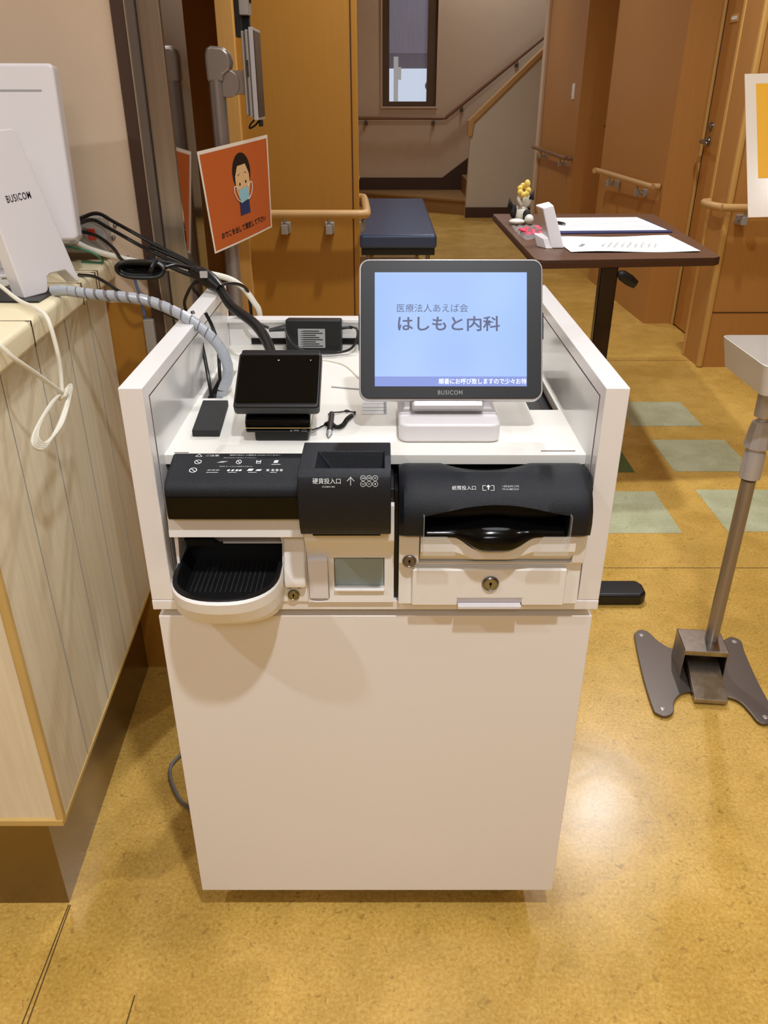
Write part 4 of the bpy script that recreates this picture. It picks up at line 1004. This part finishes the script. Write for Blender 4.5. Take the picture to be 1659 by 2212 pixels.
A, Bp, Cp, D_ = Vector((-0.354, 1.655, 1.118)), Vector((-0.232, 1.755, 1.143)), Vector((-0.236, 1.77, 0.966)), Vector((-0.335, 1.64, 0.934))
W_, H2 = .0835, .1005
def FS(bm):
    nrm = (Bp - A).cross(D_ - A).normalized(); nrm = nrm if nrm.y < 0 else -nrm
    for v in bm.verts:
        a_, b_ = v.co.x / W_ * .5 + .5, v.co.y / H2 * .5 + .5
        top = A.lerp(Bp, a_); bot = D_.lerp(Cp, a_)
        v.co = bot.lerp(top, b_) + nrm * v.co.z + nrm * .006 * math.sin(a_ * math.pi)
    return bm
def gridsheet(x0, x1, y0, y1, z0, z1, n=10):
    bm = B()
    for i_ in range(n): box(bm, x0 + (x1 - x0) * i_ / n, x0 + (x1 - x0) * (i_ + 1) / n, y0, y1, z0, z1)
    bmesh.ops.remove_doubles(bm, verts=bm.verts, dist=1e-6); return bm
obj('laminate_sheet', FS(gridsheet(-W_, W_, -H2, H2, -.0012, 0, 40)), 'lam', sg)
obj('orange_print', FS(gridsheet(-W_ + .0035, W_ - .0035, -H2 + .004, H2 - .007, 0, .0004, 36)), 'orange', sg)
pc = lambda nm, bms, m_, z: obj(nm, FS(move(merge(bms), 0.008, 0.009, z)), m_, sg)
pc('hair', [flat(circ(0, .030, .0225, 24, .040))], 'hair', .0014)
pc('clothing', [flat([(-.014, -.056), (.013, -.056), (.012, -.025), (-.012, -.025)])], 'navy', .0014)
pc('face', [flat([(-.018, .0), (-.0175, .025), (-.010, .045), (.010, .046), (.0175, .025), (.018, .0), (.012, -.022), (-.012, -.022)])], 'skin', .0021)
pc('eyes', [flat(circ(-.008, .008, .0017, 10, .003)), flat(circ(.0075, .010, .0017, 10, .003)), flat([(-.012, .026), (-.006, .028), (-.006, .0287), (-.012, .0268)]), flat([(.005, .029), (.011, .028), (.011, .0287), (.005, .0298)])], 'hair', .0027)
pc('face_mask', [flat([(-.012, -.003), (.012, 0), (.0135, -.026), (-.009, -.031), (-.013, -.015)])], 'mask', .0027)
lp = []
for sx in (-1, 1):
    lp.append(tube(B(), [(sx * .012, -.002, 0), (sx * .017, .004, 0), (sx * .022, .006, 0), (sx * .023, -.006, 0), (sx * .018, -.020, 0), (sx * .010, -.028, 0)], .0011, 5))
pc('mask_loops', lp, 'lam', .0032)
obj('lettering', FS(move(fitw(textbm('おでこを出して測定して下さい', .02, off=.0005), .125, .0135), .002, -.072, .0014)), 'print_k', sg)

# ================================================================== OVERBED TABLE AND WHAT LIES ON IT
T = .75
tt = thing('side_table', 'dark brown height adjustable table with a chrome column behind the kiosk, right side', 'table', (.72, 2.7, 0))
obj('table_top', prism(B(), [(.470, 3.649), (.4765, 2.60), (.500, 2.578), (1.055, 2.628), (1.078, 2.65), (1.16, 3.649)], 'z', T - .004, T), 'table', tt)
obj('edge_band', prism(B(), [(.469, 3.650), (.4755, 2.599), (.4995, 2.577), (1.056, 2.627), (1.079, 2.65), (1.161, 3.650)], 'z', T - .026, T - .004), 'table_edge', tt, bevel=.003)
obj('column', prism(B(), rrect(.690, .745, 2.60, 2.64, .006), 'z', .06, T - .026), 'column', tt, bevel=.002)
obj('inner_column', prism(B(), rrect(.700, .735, 2.606, 2.634, .004), 'z', .40, T - .0265), 'steel', tt)
obj('height_lever', xf(lathe(B(), [(0, -.04), (.012, -.036), (.016, -.01), (.015, .02), (.008, .036), (0, .038)], n=16), Matrix.Translation((.775, 2.6, .690)) @ Matrix.Rotation(math.radians(-58), 4, 'Y') @ Matrix.Diagonal((1.1, .5, 1, 1))), 'black', tt, smooth=True)
obj('base_frame', merge([bxo(.46, .745, 2.595, 2.645, .006, .06), bxo(.46, .51, 1.85, 2.595, .008, .045)]), 'black', tt, bevel=.004)
obj('base_foot', prism(B(), [(.30, 1.775), (.685, 1.775), (.702, 1.79), (.702, 1.83), (.690, 1.85), (.30, 1.85)], 'z', .0, .035), 'black', tt, bevel=.008, seg=3)

def sheet(name, pts, m_, z0, d=.0006, parent=None): return obj(name, prism(B(), pts, 'z', z0, z0 + d), m_, parent)
cb = thing('clipboard', 'navy clipboard under the far white form on the brown table', 'clipboard', (.86, 3.25, T))
sheet('board', [(.650, 3.095), (1.078, 3.13), (1.07, 3.44), (.66, 3.44)], 'navy', T, .004, cb)
f1 = thing('paper_form', 'far white form with ruled table lines clipped on the navy board', 'paper', (.86, 3.3, T + .005), 'forms on the brown table')
sheet('sheet', [(.64, 3.145), (1.07, 3.165), (1.052, 3.510), (.665, 3.49)], 'paper', T + .0045, .0006, f1)
bm = B()
for i in range(9):
    y = 3.19 + i * .034; bm.faces.new([bm.verts.new(p) for p in ((.68, y, T + .0054), (1.03 , y + .012, T + .0054), (1.03, y + .015, T + .0054), (.68, y + .003, T + .0054))])
obj('ruled_lines', bm, 'line_g', f1)
f2 = thing('paper_form', 'near white form with printed text on the brown table', 'paper', (.84, 2.88, T + .001), 'forms on the brown table')
bm = B(); n_ = 16
for i in range(n_):
    for j in range(1):
        u0, u1 = i / n_, (i + 1) / n_
        def e(u, far):
            a_ = Vector((.603, 3.01)).lerp(Vector((1.035, 3.045)), u) if far else Vector((.612, 2.712)).lerp(Vector((1.040, 2.722)), u)
            return (a_.x, a_.y, T + .0012 + .0022 * (1 + math.sin(u * 7 + far)))
        bm.faces.new([bm.verts.new(p) for p in (e(u0, 0), e(u1, 0), e(u1, 1), e(u0, 1))])
bmesh.ops.remove_doubles(bm, verts=bm.verts, dist=1e-5)
bmesh.ops.solidify(bm, geom=bm.faces[:], thickness=.0006)
obj('sheet', bm, 'paper', f2, smooth='auto')
bm = merge([xf(fitw(textbm('問診票', .02, off=.0003), .05, .015), Matrix.Translation((.672, 2.82, T + .0075)) @ Matrix.Rotation(math.radians(90 - 26), 4, 'Z'))])
for i in range(9):
    x = .735 + i * .022; ln = .09 + .05 * ((i * 7) % 5) / 5 if i < 7 else .07
    b2 = fitw(textbm('体温の測定と手指の消毒にご協力下さい'[: 8 + (i * 3) % 9], .01, off=.0002), ln, .0085)
    T2 = globals().get('T2') or B(); T2 = merge([T2, xf(b2, Matrix.Translation((x + .012, 2.80 + ln * .12 + .02, T + .0075)) @ Matrix.Rotation(math.radians(68), 4, 'Z'))])
obj('printed_title', bm, 'print_k', f2); obj('printed_text', T2, 'print_g', f2)
t = thing('ballpoint_pen', 'dark pen lying on the far form beside the white thermometer holder', 'pen', (.68, 3.33, T + .008))
obj('barrel', tube(B(), [(.635, 3.38, T + .012), (.70, 3.285, T + .011)], .006, 10, 1), 'black', t, smooth='auto')
obj('clip', bxo(.655, .66, 3.34, 3.345, T + .018, T + .021), 'chrome', t); obj('tip', tube(B(), [(.70, 3.285, T + .011), (.707, 3.275, T + .0105)], lambda s_: .006 - .003 * s_, 10, 1), 'chrome', t, smooth='auto')
t = thing('thermometer_holder', 'white upright thermometer holder standing at the near left of the brown table', 'thermometer', (.57, 2.85, T))
Fh = frame((.566, 2.80, T), (.75, .45, 0), (0, 0, 1))
bm = loft(B(), [[(.602, 2.842, T), (.560, 2.790, T), (.580, 2.776, T), (.624, 2.826, T)]] and [
    [(.552, 2.84, T + .001), (.562, 2.79, T + .001), (.606, 2.79, T + .001), (.612, 2.84, T + .001)],
    [(.512, 2.88, T + .128), (.530, 2.83, T + .124), (.567, 2.84, T + .132), (.560, 2.89, T + .138)]])
obj('body', bm, 'white_pl2', t, bevel=.004, seg=3)
obj('front_step', loft(B(), [[(.520, 2.83, T), (.545, 2.785, T), (.570, 2.79, T), (.565, 2.85, T)], [(.510, 2.86, T + .040), (.536, 2.805, T + .030), (.558, 2.81, T + .033), (.552, 2.86, T + .042)]]), 'white_pl2', t, bevel=.003)
t = thing('animal_figurine', 'small white and black animal figurine holding a yellow flower on the brown table', 'figurine', (.53, 3.38, T))
bm = B(); ball(bm, (.548, 3.38, T + .035), .030, .028, .036); ball(bm, (.525, 3.33, T + .012), .032, .022, .012); ball(bm, (.560, 3.385, T + .085), .024, .022, .026); ball(bm, (.573, 3.33, T + .02), .018, .02, .02); tube(bm, [(.545, 3.36, T + .07), (.53, 3.355, T + .09), (.533, 3.36, T + .12)], .007, 8)
obj('body', bm, 'fig_w', t, smooth=True)
bm = B(); ball(bm, (.515, 3.37, T + .045), .014, .014, .026); ball(bm, (.565, 3.345, T + .035), .016, .012, .022)
for p, q in (((.502, 3.37, T + .062), (.496, 3.37, T + .098)), ((.582, 3.37, T + .09), (.590, 3.37, T + .125))): obj('ear', tube(B(), [p, q], lambda s_: .011 * (1 - s_) + .001, 8, 1), 'black_mat', t, smooth=True, label='black pointed ear')
obj('dark_patches', bm, 'black_mat', t, smooth=True, label='black patches on the body')
bm = B()
for i in range(7): ball(bm, (.548 + .017 * math.cos(i * .9), 3.355 + .008 * math.sin(i), T + .125 + .016 * math.sin(i * .9)), .012, .008, .012, 8, 6)
ball(bm, (.560, 3.36, T + .148), .012, .01, .016)
obj('flower', bm, 'flower', t, smooth=True, label='yellow flower')
t = thing('candy_pack', 'crumpled pink wrapped sweets in a clear bag beside the figurine', 'sweets', (.56, 3.12, T))
bm = B()
for i in range(16):
    ball(bm, (.545 + random.uniform(-.035, .045), 3.12 + random.uniform(-.11, .10), T + .008 + random.uniform(0, .006)), random.uniform(.008, .014), .016, .007, 7, 5)
obj('sweets', bm, 'pink', t)
bm = B(); bmesh.ops.create_grid(bm, x_segments=10, y_segments=10, size=1)
for v in bm.verts: v.co = Vector((.548 + v.co.x * .055, 3.12 + v.co.y * .15, T + .016 + random.uniform(-.004, .005) - .012 * max(abs(v.co.x), abs(v.co.y)) ** 3))
obj('clear_bag', bm, 'acrylic', t)

# ================================================================== FOOT PEDAL DISPENSER
ds = thing('pedal_dispenser_stand', 'steel foot pedal stand with a pole and frosted drip tray at the right edge', 'sanitiser stand', (.75, 1.49, 0))
outl = [(.630, 1.638), (.649, 1.655), (.668, 1.646), (.683, 1.607), (.71, 1.577), (.77, 1.580), (.818, 1.592), (.85, 1.615), (.872, 1.625), (.888, 1.607), (.879, 1.562), (.866, 1.457), (.860, 1.374), (.849, 1.332), (.83, 1.315), (.812, 1.322), (.807, 1.35), (.800, 1.38), (.785, 1.398), (.744, 1.412), (.705, 1.420), (.676, 1.413), (.650, 1.385), (.638, 1.352), (.619, 1.339), (.600, 1.348), (.596, 1.368), (.604, 1.464), (.617, 1.56)]
sm = smoothpts([(x, y, 0) for x, y in outl + outl[:1]], 4)[:-1]
obj('base_plate', prism(B(), [(p.x, p.y) for p in sm], 'z', .004, .010), 'plate', ds, bevel=.0015)
obj('rivets', merge([lathe(B(), [(.007, 0), (.005, .0015), (0, .002)], (x, y, .0102), 14) for x, y in ((.647, 1.632), (.870, 1.605), (.617, 1.362), (.833, 1.335))]), 'alu', ds)
obj('rubber_feet', merge([flat(circ(x, y, .012), 0, .0045) for x, y in ((.647, 1.632), (.870, 1.605), (.617, 1.362), (.833, 1.335))]), 'black_mat', ds)
def bxr(x0, x1, y0, y1, z0, z1, piv=(.742, 1.50), a_=-.095):
    return xf(bxo(x0 - piv[0], x1 - piv[0], y0 - piv[1], y1 - piv[1], z0, z1), Matrix.Translation((*piv, 0)) @ Matrix.Rotation(a_, 4, 'Z'))
obj('pedal_housing', merge([bxr(.691, .789, 1.462, 1.545, .088, .0905), bxr(.691, .6935, 1.462, 1.545, .010, .0905), bxr(.7865, .789, 1.462, 1.545, .010, .0905), bxr(.691, .789, 1.5425, 1.545, .010, .0905), bxr(.691, .789, 1.459, 1.462, .078, .0905)]), 'steel', ds, bevel=.001)
Rp = Matrix.Translation((.742, 1.50, .055)) @ Matrix.Rotation(-.095, 4, 'Z') @ Matrix.Rotation(.30, 4, 'X')
obj('foot_pedal', xf(merge([bxo(-.036, .036, -.125, .01, -.002, .001), bxo(-.036, -.033, -.125, .01, -.012, .0), bxo(.033, .036, -.125, .01, -.012, .0), bxo(-.036, .036, -.127, -.124, -.012, .001)]), Rp), 'steel', ds, bevel=.0008)
obj('pole', tube(B(), [(.763, 1.51, .010), (.763, 1.51, .50)], .0148, 20, 1), 'pole', ds, smooth='auto')
c_ = (.763, 1.51, 0)
obj('lower_collar', lathe(B(), [(.016, .505), (.0215, .507), (.0215, .56), (.0185, .572)], c_, 20), 'silver_pl', ds, smooth='auto')
obj('clamp_nut', lathe(B(), [(.0205, .572), (.0265, .576), (.023, .61), (.019, .628), (.014, .632)], c_, 10), 'silver_pl', ds)
obj('upper_collar', lathe(B(), [(.010, .628), (.010, .640), (.019, .642), (.020, .695), (.017, .70)], c_, 16), 'silver_pl', ds, smooth='auto')
bm = B()
ro = [(x, y) for x, y in rrect(.684, .88, 1.385, 1.60, .016)]; xm_, ym_ = .782, 1.49
def rz_(s_, z): return [(xm_ + (x - xm_) * s_, ym_ + (y - ym_) * s_, z) for x, y in ro]
loft(bm, [rz_(.84, .722), rz_(.90, .724), rz_(1, .782), rz_(.985, .7825), rz_(.885, .727), rz_(.80, .7255)], capa=True, capb=True)
tr_ = obj('drip_tray', bm, 'frost', ds, smooth='auto', label='frosted plastic drip tray')
obj('sign_rod', tube(B(), [(.80, 1.56, .72), (.80, 1.550, 0.997), (.80, 1.565, 1.057)], .005, 10, 1), 'steel', ds, smooth='auto')
ns = thing('yellow_notice', 'white notice card with a yellow panel fixed above the drip tray, right edge', 'sign', (.73, 1.56, 1.02))
Fn = frame((0.66, 1.53, 1.017), (1, .03, .02), (0.0, 0.117, 0.23))
obj('card', xf(prism(B(), [(0, 0), (.2, 0), (.2, 0.2580), (0, 0.2580)], 'z', -.0012, 0), Fn), 'lam', ns)
obj('yellow_panel', xf(flat([(.020, 0.0699), (.18, 0.0699), (.18, 0.2400), (.020, 0.2400)], .0001), Fn), 'yellow', ns)
